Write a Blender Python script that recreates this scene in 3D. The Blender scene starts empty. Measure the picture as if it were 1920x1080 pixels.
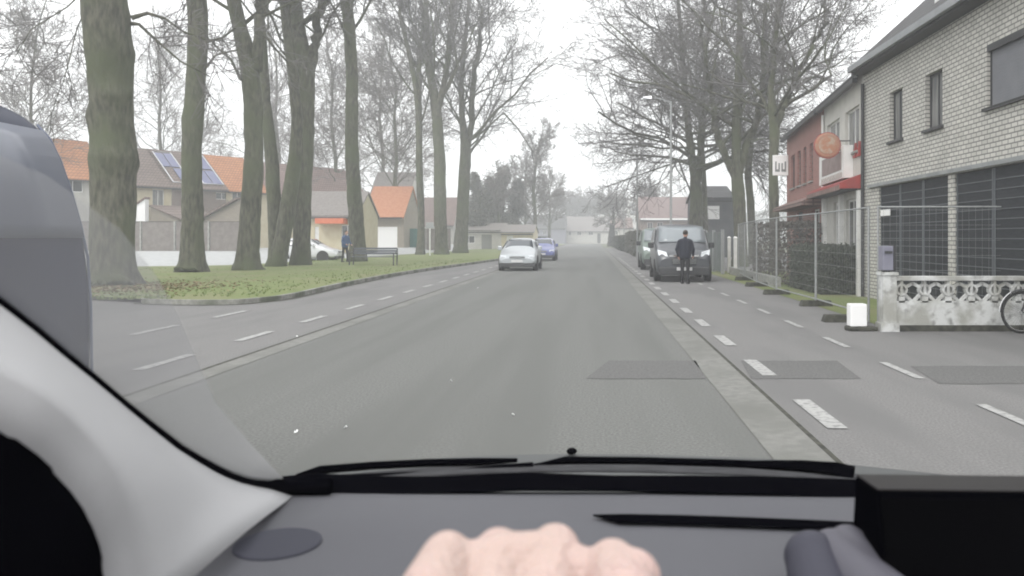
import bpy, bmesh, math, random
from mathutils import Vector, Matrix, noise as mnoise
SC = bpy.context.scene
COL = SC.collection
R = math.radians

# ------------------------------------------------------------------ camera
HAZE = 0.0033
CH = 1.5                     # camera height, metres
cam = bpy.data.cameras.new("camera")
cam.sensor_width = 36.0
cam.lens = 28.125            # 1500 px at a width of 1920
cam.shift_x = -152.0 / 1920.0
cam.shift_y = -94.0 / 1920.0
cam.clip_start = 0.02
cam.clip_end = 3000.0
cam.dof.use_dof = True
cam.dof.focus_distance = 25.0
cam.dof.aperture_fstop = 9.0
co = bpy.data.objects.new("camera", cam)
COL.objects.link(co)
co.location = (0, 0, CH)
co.rotation_euler = (R(90), 0, 0)
SC.camera = co

# ------------------------------------------------------------------ sky and sun (overcast winter day)
SUN_EL, SUN_AZ = R(48), R(200)
w = bpy.data.worlds.new("World")
SC.world = w
w.use_nodes = True
nt = w.node_tree
nt.nodes.clear()
sky = nt.nodes.new("ShaderNodeTexSky")
sky.sky_type = 'NISHITA'
sky.sun_disc = False
sky.sun_elevation = SUN_EL
sky.sun_rotation = SUN_AZ
sky.air_density = 1.0
sky.dust_density = 6.0
sky.ozone_density = 1.0
hs = nt.nodes.new("ShaderNodeHueSaturation")
hs.inputs['Saturation'].default_value = 0.12
mix = nt.nodes.new("ShaderNodeMixRGB")
mix.inputs[0].default_value = 0.72
mix.inputs[2].default_value = (13.6, 13.6, 13.8, 1)      # cloud layer
bg = nt.nodes.new("ShaderNodeBackground")
bg.inputs['Strength'].default_value = 0.10
out = nt.nodes.new("ShaderNodeOutputWorld")
nt.links.new(sky.outputs[0], hs.inputs['Color'])
nt.links.new(hs.outputs[0], mix.inputs[1])
nt.links.new(mix.outputs[0], bg.inputs['Color'])
nt.links.new(bg.outputs[0], out.inputs['Surface'])
sl = bpy.data.lights.new("sun", 'SUN')
sl.energy = 0.7
sl.angle = R(25)
sl.color = (1.0, 0.97, 0.93)
so = bpy.data.objects.new("sun", sl)
COL.objects.link(so)
sd = Vector((math.sin(SUN_AZ) * math.cos(SUN_EL), math.cos(SUN_AZ) * math.cos(SUN_EL), math.sin(SUN_EL)))
so.rotation_euler = sd.to_track_quat('Z', 'Y').to_euler()
SC.view_settings.view_transform = 'Standard'
SC.view_settings.look = 'None'
SC.view_settings.exposure = 0.78
SC.view_settings.gamma = 1.0
SC.cycles.max_bounces = 6
SC.cycles.transparent_max_bounces = 16
SC.cycles.volume_bounces = 1
SC.cycles.use_denoising = True
SC.cycles.filter_width = 1.9

# ------------------------------------------------------------------ helpers
def XZ(px, py, Y):
    return ((px - 1112) * Y / 1500.0, CH - (py - 446) * Y / 1500.0)
def P(px, py, Y):
    x, z = XZ(px, py, Y)
    return Vector((x, Y, z))
def G(px, py, z=0.0):
    Y = (CH - z) * 1500.0 / (py - 446)
    return Vector(((px - 1112) * Y / 1500.0, Y, z))

class MB:
    def __init__(s):
        s.v = []; s.f = []
    def quad(s, a, b, c, d):
        n = len(s.v); s.v += [tuple(a), tuple(b), tuple(c), tuple(d)]; s.f.append((n, n+1, n+2, n+3)); return s
    def poly(s, pts):
        n = len(s.v); s.v += [tuple(p) for p in pts]; s.f.append(tuple(range(n, n+len(pts)))); return s
    def hexa(s, p):          # 8 points: bottom 4 (ccw), top 4
        n = len(s.v); s.v += [tuple(q) for q in p]
        for f in ((3,2,1,0),(4,5,6,7),(0,1,5,4),(1,2,6,5),(2,3,7,6),(3,0,4,7)):
            s.f.append(tuple(n+i for i in f))
        return s
    def box(s, x0, x1, y0, y1, z0, z1):
        return s.hexa([(x0,y0,z0),(x1,y0,z0),(x1,y1,z0),(x0,y1,z0),(x0,y0,z1),(x1,y0,z1),(x1,y1,z1),(x0,y1,z1)])
    def prism(s, pts, vec):  # extrude polygon
        vec = Vector(vec); n = len(s.v); k = len(pts)
        s.v += [tuple(p) for p in pts] + [tuple(Vector(p)+vec) for p in pts]
        s.f.append(tuple(range(n+k-1, n-1, -1))); s.f.append(tuple(range(n+k, n+2*k)))
        for i in range(k):
            j = (i+1) % k
            s.f.append((n+i, n+j, n+k+j, n+k+i))
        return s
    def tube(s, pts, rad, sides=6, cap=True):
        n0 = len(s.v); m = len(pts)
        if not isinstance(rad, (list, tuple)): rad = [rad]*m
        prev = None
        for i, p in enumerate(pts):
            p = Vector(p)
            a = Vector(pts[max(i-1,0)]); b = Vector(pts[min(i+1,m-1)])
            t = (b-a)
            if t.length < 1e-9: t = Vector((0,0,1))
            t.normalize()
            if prev is None:
                r = Vector((1,0,0)) if abs(t.x) < 0.8 else Vector((0,1,0))
            else: r = prev
            r = (r - t*r.dot(t)).normalized(); prev = r
            q = t.cross(r)
            for k in range(sides):
                an = 2*math.pi*k/sides
                s.v.append(tuple(p + (r*math.cos(an)+q*math.sin(an))*rad[i]))
        for i in range(m-1):
            for k in range(sides):
                j = (k+1) % sides
                s.f.append((n0+i*sides+k, n0+i*sides+j, n0+(i+1)*sides+j, n0+(i+1)*sides+k))
        if cap:
            s.f.append(tuple(n0+k for k in range(sides-1,-1,-1)))
            s.f.append(tuple(n0+(m-1)*sides+k for k in range(sides)))
        return s
    def bar(s, a, b, w, h):  # rectangular bar between two points
        a = Vector(a); b = Vector(b); t = (b-a).normalized()
        up = Vector((0,0,1)) if abs(t.z) < 0.9 else Vector((0,1,0))
        r = t.cross(up).normalized(); u = r.cross(t)
        q = [(-1,-1),(1,-1),(1,1),(-1,1)]
        return s.hexa([a+r*x*w/2+u*y*h/2 for x,y in q]+[b+r*x*w/2+u*y*h/2 for x,y in q])
    def sphere(s, c, rx, ry=None, rz=None, n=12, m=8):
        ry = rx if ry is None else ry; rz = rx if rz is None else rz
        n0 = len(s.v); c = Vector(c)
        s.v.append((c.x, c.y, c.z-rz))
        for i in range(1, m):
            a = math.pi*i/m
            for k in range(n):
                b = 2*math.pi*k/n
                s.v.append((c.x+rx*math.sin(a)*math.cos(b), c.y+ry*math.sin(a)*math.sin(b), c.z-rz*math.cos(a)))
        s.v.append((c.x, c.y, c.z+rz)); last = len(s.v)-1
        for k in range(n):
            s.f.append((n0, n0+1+(k+1)%n, n0+1+k))
            for i in range(m-2):
                a0 = n0+1+i*n; s.f.append((a0+k, a0+(k+1)%n, a0+n+(k+1)%n, a0+n+k))
            s.f.append((last, n0+1+(m-2)*n+k, n0+1+(m-2)*n+(k+1)%n))
        return s
    def capsule(s, a, b, ra, rb, n=12):
        a = Vector(a); b = Vector(b)
        s.sphere(a, ra, n=n); s.sphere(b, rb, n=n)
        if (b-a).length > 1e-5: s.tube([a, b], [ra, rb], n)
        return s
    def lathe(s, prof, c, axis='z', n=16):   # prof [(r,h)]
        n0 = len(s.v); c = Vector(c)
        for r, h in prof:
            for k in range(n):
                a = 2*math.pi*k/n; u, v = r*math.cos(a), r*math.sin(a)
                s.v.append(tuple(c + Vector({'z':(u,v,h),'x':(h,u,v),'y':(u,h,v)}[axis])))
        for i in range(len(prof)-1):
            for k in range(n):
                j = (k+1)%n
                s.f.append((n0+i*n+k, n0+i*n+j, n0+(i+1)*n+j, n0+(i+1)*n+k))
        s.f.append(tuple(n0+k for k in range(n-1,-1,-1))); s.f.append(tuple(n0+(len(prof)-1)*n+k for k in range(n)))
        return s
    def grid(s, rows):       # rows of equal-length point lists
        n0 = len(s.v); k = len(rows[0])
        for r in rows: s.v += [tuple(p) for p in r]
        for i in range(len(rows)-1):
            for j in range(k-1):
                a = n0+i*k+j; s.f.append((a, a+1, a+k+1, a+k))
        return s
    def build(s, name, mat, parent=None, smooth=False, fix=True, bevel=0, subd=0, remesh=0, solid=0, smo=0, off=-1):
        me = bpy.data.meshes.new(name); me.from_pydata(s.v, [], s.f); me.update()
        if fix:
            bm = bmesh.new(); bm.from_mesh(me); bmesh.ops.recalc_face_normals(bm, faces=bm.faces); bm.to_mesh(me); bm.free()
        if smooth: me.polygons.foreach_set('use_smooth', [True]*len(me.polygons))
        o = bpy.data.objects.new(name, me); COL.objects.link(o)
        if mat: me.materials.append(mat)
        if parent: o.parent = parent
        if solid:
            m = o.modifiers.new("solid", 'SOLIDIFY'); m.thickness = solid; m.offset = off
        if bevel:
            m = o.modifiers.new("bevel", 'BEVEL'); m.width = bevel; m.segments = 2; m.limit_method = 'ANGLE'
        if remesh:
            m = o.modifiers.new("remesh", 'REMESH'); m.mode = 'VOXEL'; m.voxel_size = remesh; m.use_smooth_shade = True
        if smo:
            m = o.modifiers.new("smooth", 'SMOOTH'); m.factor = 0.5; m.iterations = smo
        if subd:
            m = o.modifiers.new("subd", 'SUBSURF'); m.levels = subd; m.render_levels = subd
        return o

def tag(o, label=None, cat=None, group=None, kind=None):
    if label: o['label'] = label
    if cat: o['category'] = cat
    if group: o['group'] = group
    if kind: o['kind'] = kind
    return o
def thing(name, label, cat, loc=(0,0,0), rz=0.0, group=None):
    o = bpy.data.objects.new(name, None); COL.objects.link(o)
    o.location = loc; o.rotation_euler = (0,0,rz); o.empty_display_size = 0.2
    return tag(o, label, cat, group)
def struct(name, mb, mat, **k):
    return tag(mb.build(name, mat, **k), kind='structure')
def copy_tree(o, parent=None):
    c = o.copy(); COL.objects.link(c); c.parent = parent
    for ch in [x for x in list(bpy.data.objects) if x.parent == o]: copy_tree(ch, c)
    return c

# ------------------------------------------------------------------ materials
_m = {}
def mat(name, c, rough=0.8, c2=None, scale=8.0, bump=0.0, bscale=None, metal=0.0, spec=0.5, coat=0.0, detail=6.0, lo=0.35, hi=0.65, c3=None, s3=0.5, stretch=None, ior=None, stretch3=None):
    if name in _m: return _m[name]
    m = bpy.data.materials.new(name); m.use_nodes = True
    t = m.node_tree; b = t.nodes['Principled BSDF']
    b.inputs['Roughness'].default_value = rough; b.inputs['Metallic'].default_value = metal
    b.inputs['Specular IOR Level'].default_value = spec
    if coat: b.inputs['Coat Weight'].default_value = coat; b.inputs['Coat Roughness'].default_value = 0.05
    if ior: b.inputs['IOR'].default_value = ior
    b.inputs['Base Color'].default_value = (*c, 1)
    tc = t.nodes.new('ShaderNodeTexCoord'); src = tc.outputs['Object']
    if stretch:
        mp = t.nodes.new('ShaderNodeMapping'); mp.inputs['Scale'].default_value = stretch
        t.links.new(src, mp.inputs[0]); src = mp.outputs[0]
    col = None
    if c2:
        n = t.nodes.new('ShaderNodeTexNoise'); n.inputs['Scale'].default_value = scale; n.inputs['Detail'].default_value = detail
        r = t.nodes.new('ShaderNodeValToRGB'); r.color_ramp.elements[0].position = lo; r.color_ramp.elements[1].position = hi
        r.color_ramp.elements[0].color = (*c, 1); r.color_ramp.elements[1].color = (*c2, 1)
        t.links.new(src, n.inputs['Vector']); t.links.new(n.outputs['Fac'], r.inputs[0]); col = r.outputs[0]
        if c3:
            n3 = t.nodes.new('ShaderNodeTexNoise'); n3.inputs['Scale'].default_value = s3; n3.inputs['Detail'].default_value = 3
            r3 = t.nodes.new('ShaderNodeValToRGB'); r3.color_ramp.elements[0].position = 0.45; r3.color_ramp.elements[1].position = 0.62
            mx = t.nodes.new('ShaderNodeMixRGB'); mx.inputs[2].default_value = (*c3, 1)
            src3 = tc.outputs['Object']
            if stretch3:
                mp3 = t.nodes.new('ShaderNodeMapping'); mp3.inputs['Scale'].default_value = stretch3; t.links.new(src3, mp3.inputs[0]); src3 = mp3.outputs[0]
            t.links.new(src3, n3.inputs['Vector']); t.links.new(n3.outputs['Fac'], r3.inputs[0])
            t.links.new(r3.outputs[0], mx.inputs[0]); t.links.new(col, mx.inputs[1]); col = mx.outputs[0]
        t.links.new(col, b.inputs['Base Color'])
    if bump:
        nb = t.nodes.new('ShaderNodeTexNoise'); nb.inputs['Scale'].default_value = bscale or scale*3; nb.inputs['Detail'].default_value = 4
        bp = t.nodes.new('ShaderNodeBump'); bp.inputs['Strength'].default_value = bump; bp.inputs['Distance'].default_value = 0.02
        t.links.new(src, nb.inputs['Vector']); t.links.new(nb.outputs['Fac'], bp.inputs['Height']); t.links.new(bp.outputs[0], b.inputs['Normal'])
    _m[name] = m
    return m
def brick(name, c1, c2, mortar, bw=0.21, bh=0.075, ms=0.012, bump=0.4, offset=0.5, rough=0.85, bias=0.0, dirt=0.25):
    if name in _m: return _m[name]
    m = bpy.data.materials.new(name); m.use_nodes = True
    t = m.node_tree; b = t.nodes['Principled BSDF']; b.inputs['Roughness'].default_value = rough
    tc = t.nodes.new('ShaderNodeTexCoord'); sp = t.nodes.new('ShaderNodeSeparateXYZ'); ad = t.nodes.new('ShaderNodeMath'); ad.operation = 'ADD'
    cb = t.nodes.new('ShaderNodeCombineXYZ'); br = t.nodes.new('ShaderNodeTexBrick')
    t.links.new(tc.outputs['Object'], sp.inputs[0]); t.links.new(sp.outputs[0], ad.inputs[0]); t.links.new(sp.outputs[1], ad.inputs[1])
    t.links.new(ad.outputs[0], cb.inputs[0]); t.links.new(sp.outputs[2], cb.inputs[1]); t.links.new(cb.outputs[0], br.inputs['Vector'])
    br.inputs['Scale'].default_value = 1.0; br.inputs['Brick Width'].default_value = bw; br.inputs['Row Height'].default_value = bh
    br.inputs['Mortar Size'].default_value = ms; br.inputs['Mortar Smooth'].default_value = 0.2; br.offset = offset; br.inputs['Bias'].default_value = bias
    br.inputs['Color1'].default_value = (*c1,1); br.inputs['Color2'].default_value = (*c2,1); br.inputs['Mortar'].default_value = (*mortar,1)
    n = t.nodes.new('ShaderNodeTexNoise'); n.inputs['Scale'].default_value = 1.3; n.inputs['Detail'].default_value = 8
    t.links.new(tc.outputs['Object'], n.inputs['Vector'])
    mx = t.nodes.new('ShaderNodeMixRGB'); mx.blend_type = 'MULTIPLY'; mx.inputs[0].default_value = dirt
    t.links.new(br.outputs['Color'], mx.inputs[1]); t.links.new(n.outputs['Fac'], mx.inputs[2]); t.links.new(mx.outputs[0], b.inputs['Base Color'])
    bp = t.nodes.new('ShaderNodeBump'); bp.inputs['Strength'].default_value = bump; bp.inputs['Distance'].default_value = 0.01; bp.invert = True
    t.links.new(br.outputs['Fac'], bp.inputs['Height']); t.links.new(bp.outputs[0], b.inputs['Normal'])
    _m[name] = m
    return m
M = dict(
 asphalt = mat('asphalt', (0.100,0.102,0.096), 0.9, (0.190,0.193,0.183), 45, 0.6, 110, c3=(0.127,0.130,0.122), s3=1.3, stretch3=(1,0.05,1), lo=0.3, hi=0.7),
 cycle = mat('cycle_asphalt', (0.130,0.127,0.124), 0.9, (0.228,0.224,0.220), 50, 0.6, 110, c3=(0.152,0.150,0.148), s3=1.0, stretch3=(1,0.2,1), lo=0.3, hi=0.7),
 patch = mat('patch_asphalt', (0.085,0.085,0.083), 0.92, (0.14,0.139,0.135), 40, 0.3, 160),
 gutter = mat('gutter_concrete', (0.155,0.156,0.145), 0.9, (0.205,0.204,0.19), 10, 0.4, 60, c3=(0.142,0.143,0.131), s3=0.8),
 joint = mat('joint_dirt', (0.025,0.025,0.02), 0.95, (0.07,0.07,0.055), 9),
 kerb = mat('kerb_concrete', (0.19,0.19,0.17), 0.9, (0.29,0.29,0.26), 10, 0.3, 40, c3=(0.10,0.11,0.08), s3=1.2),
 paint = mat('road_paint', (0.36,0.36,0.35), 0.85, (0.20,0.20,0.195), 16, lo=0.46, hi=0.66),
 ground = mat('soil', (0.12,0.13,0.08), 0.95, (0.16,0.17,0.10), 3, 0.3),
 grass = mat('grass_turf', (0.115,0.150,0.042), 0.9, (0.16,0.195,0.062), 4, 0.5, 30, c3=(0.165,0.175,0.075), s3=0.45, lo=0.3, hi=0.7),
 blade = mat('grass_blade', (0.11,0.155,0.042), 0.8, (0.16,0.195,0.065), 2),
 paving = mat('pale_paving', (0.36,0.37,0.37), 0.85, (0.46,0.47,0.47), 3, 0.1),
 bark = mat('bark', (0.048,0.048,0.036), 0.95, (0.125,0.123,0.090), 9, 1.0, 22, c3=(0.082,0.094,0.052), s3=0.55, stretch=(1,1,0.28), lo=0.36, hi=0.66),
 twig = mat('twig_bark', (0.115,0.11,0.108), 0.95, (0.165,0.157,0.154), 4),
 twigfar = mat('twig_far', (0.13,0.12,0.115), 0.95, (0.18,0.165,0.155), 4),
 ivy = mat('evergreen_leaf', (0.095,0.10,0.082), 0.9, (0.14,0.14,0.118), 2),
 whitebrick = brick('white_brick', (0.64,0.625,0.575), (0.52,0.51,0.465), (0.21,0.205,0.195), 0.20, 0.085, 0.013, 0.4, dirt=0.3),
 redbrick = brick('red_brick', (0.36,0.15,0.125), (0.29,0.12,0.10), (0.30,0.24,0.22), 0.21, 0.07, 0.010, 0.3),
 tanbrick = brick('tan_brick', (0.34,0.29,0.22), (0.28,0.24,0.19), (0.30,0.28,0.25), 0.21, 0.07, 0.010, 0.3),
 brownbrick = brick('brown_brick', (0.24,0.18,0.15), (0.19,0.14,0.12), (0.25,0.22,0.20), 0.21, 0.07, 0.010, 0.3),
 render = mat('pale_render', (0.52,0.51,0.47), 0.85, (0.45,0.44,0.41), 2.5, 0.1),
 cream = mat('cream_render', (0.55,0.50,0.36), 0.85, (0.50,0.44,0.30), 2.5, 0.1),
 whitep = mat('white_paint', (0.72,0.72,0.70), 0.5, (0.62,0.62,0.60), 4),
 white = mat('white_plastic', (0.84,0.84,0.83), 0.4),
 dark = mat('dark_trim', (0.035,0.036,0.038), 0.5),
 darkw = mat('dark_window', (0.03,0.034,0.038), 0.08, spec=0.8),
 curtain = mat('window_curtain', (0.10,0.105,0.11), 0.12, (0.24,0.24,0.23), 3, stretch=(3,3,0.3), spec=0.7),
 shutter = mat('roller_shutter', (0.16,0.165,0.18), 0.6, (0.18,0.185,0.20), 3),
 gatecol = mat('gate_panel', (0.018,0.020,0.024), 0.6, (0.030,0.033,0.038), 5, spec=0.25, stretch=(1,1,6)),
 slate = brick('grey_roof_tile', (0.10,0.10,0.102), (0.075,0.075,0.078), (0.04,0.04,0.04), 0.30, 0.22, 0.02, 0.6, offset=0.5, dirt=0.4),
 roofbrown = brick('brown_roof_tile', (0.25,0.185,0.16), (0.20,0.15,0.13), (0.11,0.085,0.075), 0.28, 0.24, 0.03, 0.6, offset=0.0, dirt=0.45),
 roofpink = brick('weathered_red_tile', (0.31,0.21,0.185), (0.26,0.175,0.155), (0.15,0.10,0.09), 0.28, 0.24, 0.03, 0.6, offset=0.0, dirt=0.45),
 rooforange = brick('orange_roof_tile', (0.56,0.25,0.11), (0.48,0.20,0.085), (0.28,0.12,0.06), 0.28, 0.24, 0.03, 0.6, offset=0.0, dirt=0.35),
 roofgrey = mat('grey_brown_roof', (0.17,0.155,0.145), 0.85, (0.22,0.20,0.19), 5, 0.5, 20),
 solar = mat('solar_panel', (0.09,0.10,0.21), 0.2, spec=0.8),
 alu = mat('aluminium', (0.55,0.56,0.58), 0.35, metal=0.7),
 galv = mat('galvanised_steel', (0.36,0.37,0.37), 0.5, (0.28,0.29,0.29), 20, metal=0.5),
 concrete = mat('cast_concrete', (0.20,0.20,0.185), 0.9, (0.33,0.33,0.31), 6, 0.4, 30),
 darkconc = mat('dark_fence_panel', (0.15,0.13,0.12), 0.9, (0.20,0.18,0.165), 3, 0.2),
 oldwhite = mat('weathered_whitewash', (0.26,0.26,0.25), 0.9, (0.58,0.59,0.58), 7, 0.5, 30, c3=(0.34,0.34,0.31), s3=2.5, lo=0.30, hi=0.50),
 redpaint = mat('red_paint', (0.33,0.05,0.045), 0.55, (0.26,0.05,0.045), 4),
 orange = mat('faded_orange', (0.40,0.17,0.11), 0.7, (0.34,0.22,0.16), 6),
 teal = mat('teal_sheet', (0.02,0.13,0.12), 0.6, (0.03,0.17,0.15), 4),
 hedge = mat('dark_hedge', (0.035,0.043,0.030), 0.9, (0.07,0.08,0.055), 9),
 beech = mat('brown_hedge', (0.06,0.052,0.045), 0.9, (0.11,0.095,0.08), 9),
 rubber = mat('rubber', (0.018,0.018,0.018), 0.75),
 hub = mat('hubcap', (0.33,0.34,0.35), 0.35, metal=0.6),
 chrome = mat('chrome', (0.6,0.6,0.6), 0.15, metal=0.9),
 lamp = mat('headlamp_glass', (0.70,0.73,0.76), 0.1, spec=0.9),
 silver = mat('silver_paint', (0.40,0.425,0.44), 0.32, (0.43,0.455,0.47), 2, metal=0.3, coat=0.6),
 blue = mat('blue_paint', (0.10,0.12,0.30), 0.3, (0.12,0.14,0.34), 2, coat=0.7),
 blackv = mat('dark_van_paint', (0.045,0.05,0.058), 0.35, (0.055,0.06,0.068), 2, coat=0.6),
 greenv = mat('green_van_paint', (0.14,0.18,0.155), 0.5, (0.17,0.21,0.185), 2, coat=0.2),
 greyv = mat('slate_blue_paint', (0.007,0.011,0.032), 0.36, (0.013,0.019,0.046), 2, spec=0.3),
 whitev = mat('white_paint_car', (0.62,0.63,0.64), 0.3, coat=0.6),
 cglass = mat('car_glass', (0.03,0.04,0.05), 0.05, spec=1.0, ior=1.6),
 vglass = mat('van_side_glass', (0.034,0.046,0.085), 0.30, (0.04,0.053,0.095), 2, spec=1.0, ior=1.9),
 plate = mat('plate_white', (0.6,0.6,0.6), 0.5),
 dash = mat('dash_plastic', (0.082,0.083,0.094), 0.65, (0.094,0.095,0.106), 3, 0.25, 900, spec=0.4),
 dashdk = mat('dash_dark_plastic', (0.012,0.012,0.02), 0.6, spec=0.3),
 grille_cloth = mat('speaker_mesh', (0.025,0.026,0.04), 0.8, (0.035,0.036,0.05), 900),
 trim = mat('pillar_fabric', (0.37,0.37,0.378), 0.9, (0.40,0.40,0.408), 3, 0.15, 700),
 black = mat('black_plastic', (0.002,0.002,0.003), 0.8, spec=0.0),
 cowl = mat('cowl_plastic', (0.04,0.04,0.043), 0.8, (0.06,0.06,0.064), 30, spec=0.1),
 bonnet = mat('bonnet_paint', (0.09,0.094,0.094), 0.6, (0.10,0.104,0.104), 2, spec=0.15),
 skin = mat('skin', (0.46,0.345,0.305), 0.6, (0.50,0.385,0.345), 14, 0.4, 190, c3=(0.48,0.345,0.315), s3=14, spec=0.4),
 face = mat('face_skin', (0.50,0.30,0.23), 0.6),
 navy = mat('navy_cloth', (0.006,0.008,0.018), 0.9, (0.010,0.012,0.025), 10),
 jeans = mat('dark_trousers', (0.007,0.007,0.010), 0.9),
 bluecloth = mat('blue_cloth', (0.03,0.07,0.17), 0.85, (0.045,0.09,0.21), 8),
 hair = mat('hair', (0.03,0.022,0.016), 0.7),
)
_m['skin'].node_tree.nodes['Principled BSDF'].inputs['Subsurface Weight'].default_value = 0.15
_m['skin'].node_tree.nodes['Principled BSDF'].inputs['Subsurface Radius'].default_value = (0.01, 0.004, 0.002)
# ------------------------------------------------------------------ ground, roads, markings
def strip(name, m, pl, pr, z, steps=1, kind='structure'):
    mb = MB()
    for i in range(len(pl)-1):
        mb.quad((pl[i][0], pl[i][1], z), (pr[i][0], pr[i][1], z), (pr[i+1][0], pr[i+1][1], z), (pl[i+1][0], pl[i+1][1], z))
    return tag(mb.build(name, m), kind=kind)
def sheet(name, m, pts, z):
    return struct(name, MB().poly([(x, y, z) for x, y in pts]), m)
YE = 186.0
sheet('ground', M['ground'], [(-700,-60),(700,-60),(700,900),(-700,900)], -0.02)
# asphalt: side roads and forecourt, cycle paths, carriageway
sheet('side_road', M['cycle'], [(-75,-20),(-4.45,-20),(-4.45,17.7),(-9.4,17.7),(-9.4,20.5),(-75,20.5)], 0.0)
sheet('cycle_path', M['cycle'], [(-9.4,17.7),(-4.45,17.7),(-4.45,YE),(-6.1,YE),(-6.1,60),(-6.7,48),(-7.5,38),(-7.8,32),(-7.8,25),(-7.5,20),(-7.7,18.5)], 0.0)
sheet('cycle_path', M['cycle'], [(1.66,-20),(4.9,-20),(4.9,120),(1.66,120)], 0.0)
sheet('forecourt', M['cycle'], [(4.9,-20),(25,-20),(25,13.2),(4.9,13.2)], 0.0)
sheet('verge', M['grass'], [(4.9,13.2),(8.5,13.2),(8.5,36),(4.9,36)], 0.004)
sheet('forecourt', M['cycle'], [(4.9,36),(20,36),(20,120),(4.9,120)], 0.0)
sheet('road', M['asphalt'], [(-4.12,-20),(1.22,-20),(1.22,YE),(-4.12,YE)], 0.0)
sheet('road', M['asphalt'], [(-60,YE),(60,YE),(60,YE+9),(-60,YE+9)], 0.0)
sheet('gutter', M['gutter'], [(1.22,-20),(1.62,-20),(1.62,YE),(1.22,YE)], 0.004)
sheet('gutter', M['gutter'], [(-4.4,-20),(-4.12,-20),(-4.12,YE),(-4.4,YE)], 0.004)
struct('kerb_joint', MB().box(1.62,1.665,-20,YE,-0.02,0.003), M['joint'])
struct('kerb_joint', MB().box(-4.47,-4.4,-20,YE,-0.02,0.002), M['joint'])
# repaired trench across the road and the cycle path
rnd = random.Random(5)
def rough_patch(x0, x1, y0, y1, sk=0.0):
    n = 26; top = []; bot = []
    for i in range(n+1):
        t = i/n; x = x0+(x1-x0)*t
        top.append((x+sk+(.22*(1-t) if x0 < 0 else 0), y1+rnd.uniform(-.02,.02))); bot.append((x, y0+rnd.uniform(-.02,.02)))
    return bot+top[::-1]
sheet('asphalt_patch', M['patch'], rough_patch(-0.08, 1.2, 8.5, 9.75, .05), 0.004)
sheet('asphalt_patch', M['patch'], rough_patch(1.68, 2.85, 8.5, 9.75, .12), 0.004)
sheet('asphalt_patch', M['patch'], rough_patch(3.55, 8.5, 8.2, 9.35, .15), 0.004)
# painted dashes
def dash(x, y0, y1, wd, z=0.008, skew=0.0):
    mb = MB(); n = 5
    for i in range(n):
        a = y0+(y1-y0)*i/n; b = y0+(y1-y0)*(i+1)/n
        mb.quad((x-wd/2+skew*i/n, a, z), (x+wd/2+skew*i/n, a, z), (x+wd/2+skew*(i+1)/n, b, z), (x-wd/2+skew*(i+1)/n, b, z))
    return mb
mk = MB()
def add(mb, other):
    n = len(mb.v); mb.v += other.v; mb.f += [tuple(i+n for i in f) for f in other.f]
y = 3.85
while y < 60:
    add(mk, dash(1.92, y, y+1.12, 0.16)); y += 2.42
y = 3.6+0.05
k = 0
while y < 40:
    yy = 8.5+(k-2)*2.42
    add(mk, dash(3.48, yy, yy+1.1, 0.10)); y += 2.42; k += 1
struct('road_marking', mk, M['paint'])
mk = MB(); y = 9.15-2.6*2
while y < 70:
    add(mk, dash(-5.15, y, y+1.2, 0.14)); y += 2.55
for a, b in ((12.35,13.7),(15.0,16.4),(9.6,11.0),(7.0,8.3)):
    add(mk, dash(-7.12, a, b, 0.14))
struct('road_marking', mk, M['paint'])
# ------------------------------------------------------------------ grass verge with kerb
K = [(-75,19.9),(-40,19.9),(-13,19.7),(-10.2,18.3),(-8.4,18.0),(-7.85,18.6),(-7.6,20),(-7.85,25),(-7.9,32),(-7.6,38),(-6.8,48),(-6.2,60),(-6.1,100),(-6.1,YE)]
F = [(-75,37),(-40,38),(-25,38.8),(-23,39.2),(-20.5,40),(-18.9,41.2),(-18.0,44),(-17.4,50),(-17.0,56),(-16.5,62),(-16.0,68),(-15.0,80),(-14.6,110),(-14.5,YE)]
mb = MB()
rows = []
for i in range(len(K)):
    a = Vector((*K[i], 0)); b = Vector((*F[i], 0)); row = []
    for j in range(9):
        t = j/8; p = a.lerp(b, t)
        p.z = 0.10 + 0.05*math.sin(t*math.pi)*(1+0.4*mnoise.noise(Vector((p.x*.3, p.y*.3, 0))))
        row.append(p)
    rows.append(row)
mb.grid(rows)
struct('grass_verge', mb, M['grass'], smooth=True)
mb = MB()
def offs(poly, d):
    o = []
    for i, p in enumerate(poly):
        a = Vector(poly[max(i-1,0)]); b = Vector(poly[min(i+1,len(poly)-1)]); t = (b-a).normalized()
        o.append((p[0]+t.y*d, p[1]-t.x*d))
    return o
# smooth the kerb curve
Ks = []
for i in range(len(K)-1):
    p0, p1, p2, p3 = [Vector(K[max(0,min(len(K)-1,i+q))]) for q in (-1,0,1,2)]
    for s in range(6):
        t = s/6
        Ks.append(tuple(0.5*((2*p1)+(p2-p0)*t+(2*p0-5*p1+4*p2-p3)*t*t+(3*p1-p0-3*p2+p3)*t**3)) if (p2-p1).length < 16 else tuple(p1.lerp(p2, t)))
Ks.append(K[-1])
Ko = offs(Ks, 0.12)
for i in range(len(Ks)-1):
    a, b, c, d = Ks[i], Ks[i+1], Ko[i+1], Ko[i]
    mb.quad((*a,.115),(*b,.115),(*c,.115),(*d,.115)); mb.quad((*d,.115),(*c,.115),(*c,-.01),(*d,-.01)); mb.quad((*a,.115),(*a,-.01),(*b,-.01),(*b,.115))
struct('kerb', mb, M['kerb'], fix=False)
Kg = offs(Ks, 0.30); mb = MB()
for i in range(len(Ks)-1):
    mb.quad((*Ko[i],0.005),(*Ko[i+1],0.005),(*Kg[i+1],0.005),(*Kg[i],0.005))
struct('gutter', mb, M['joint'])
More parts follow.
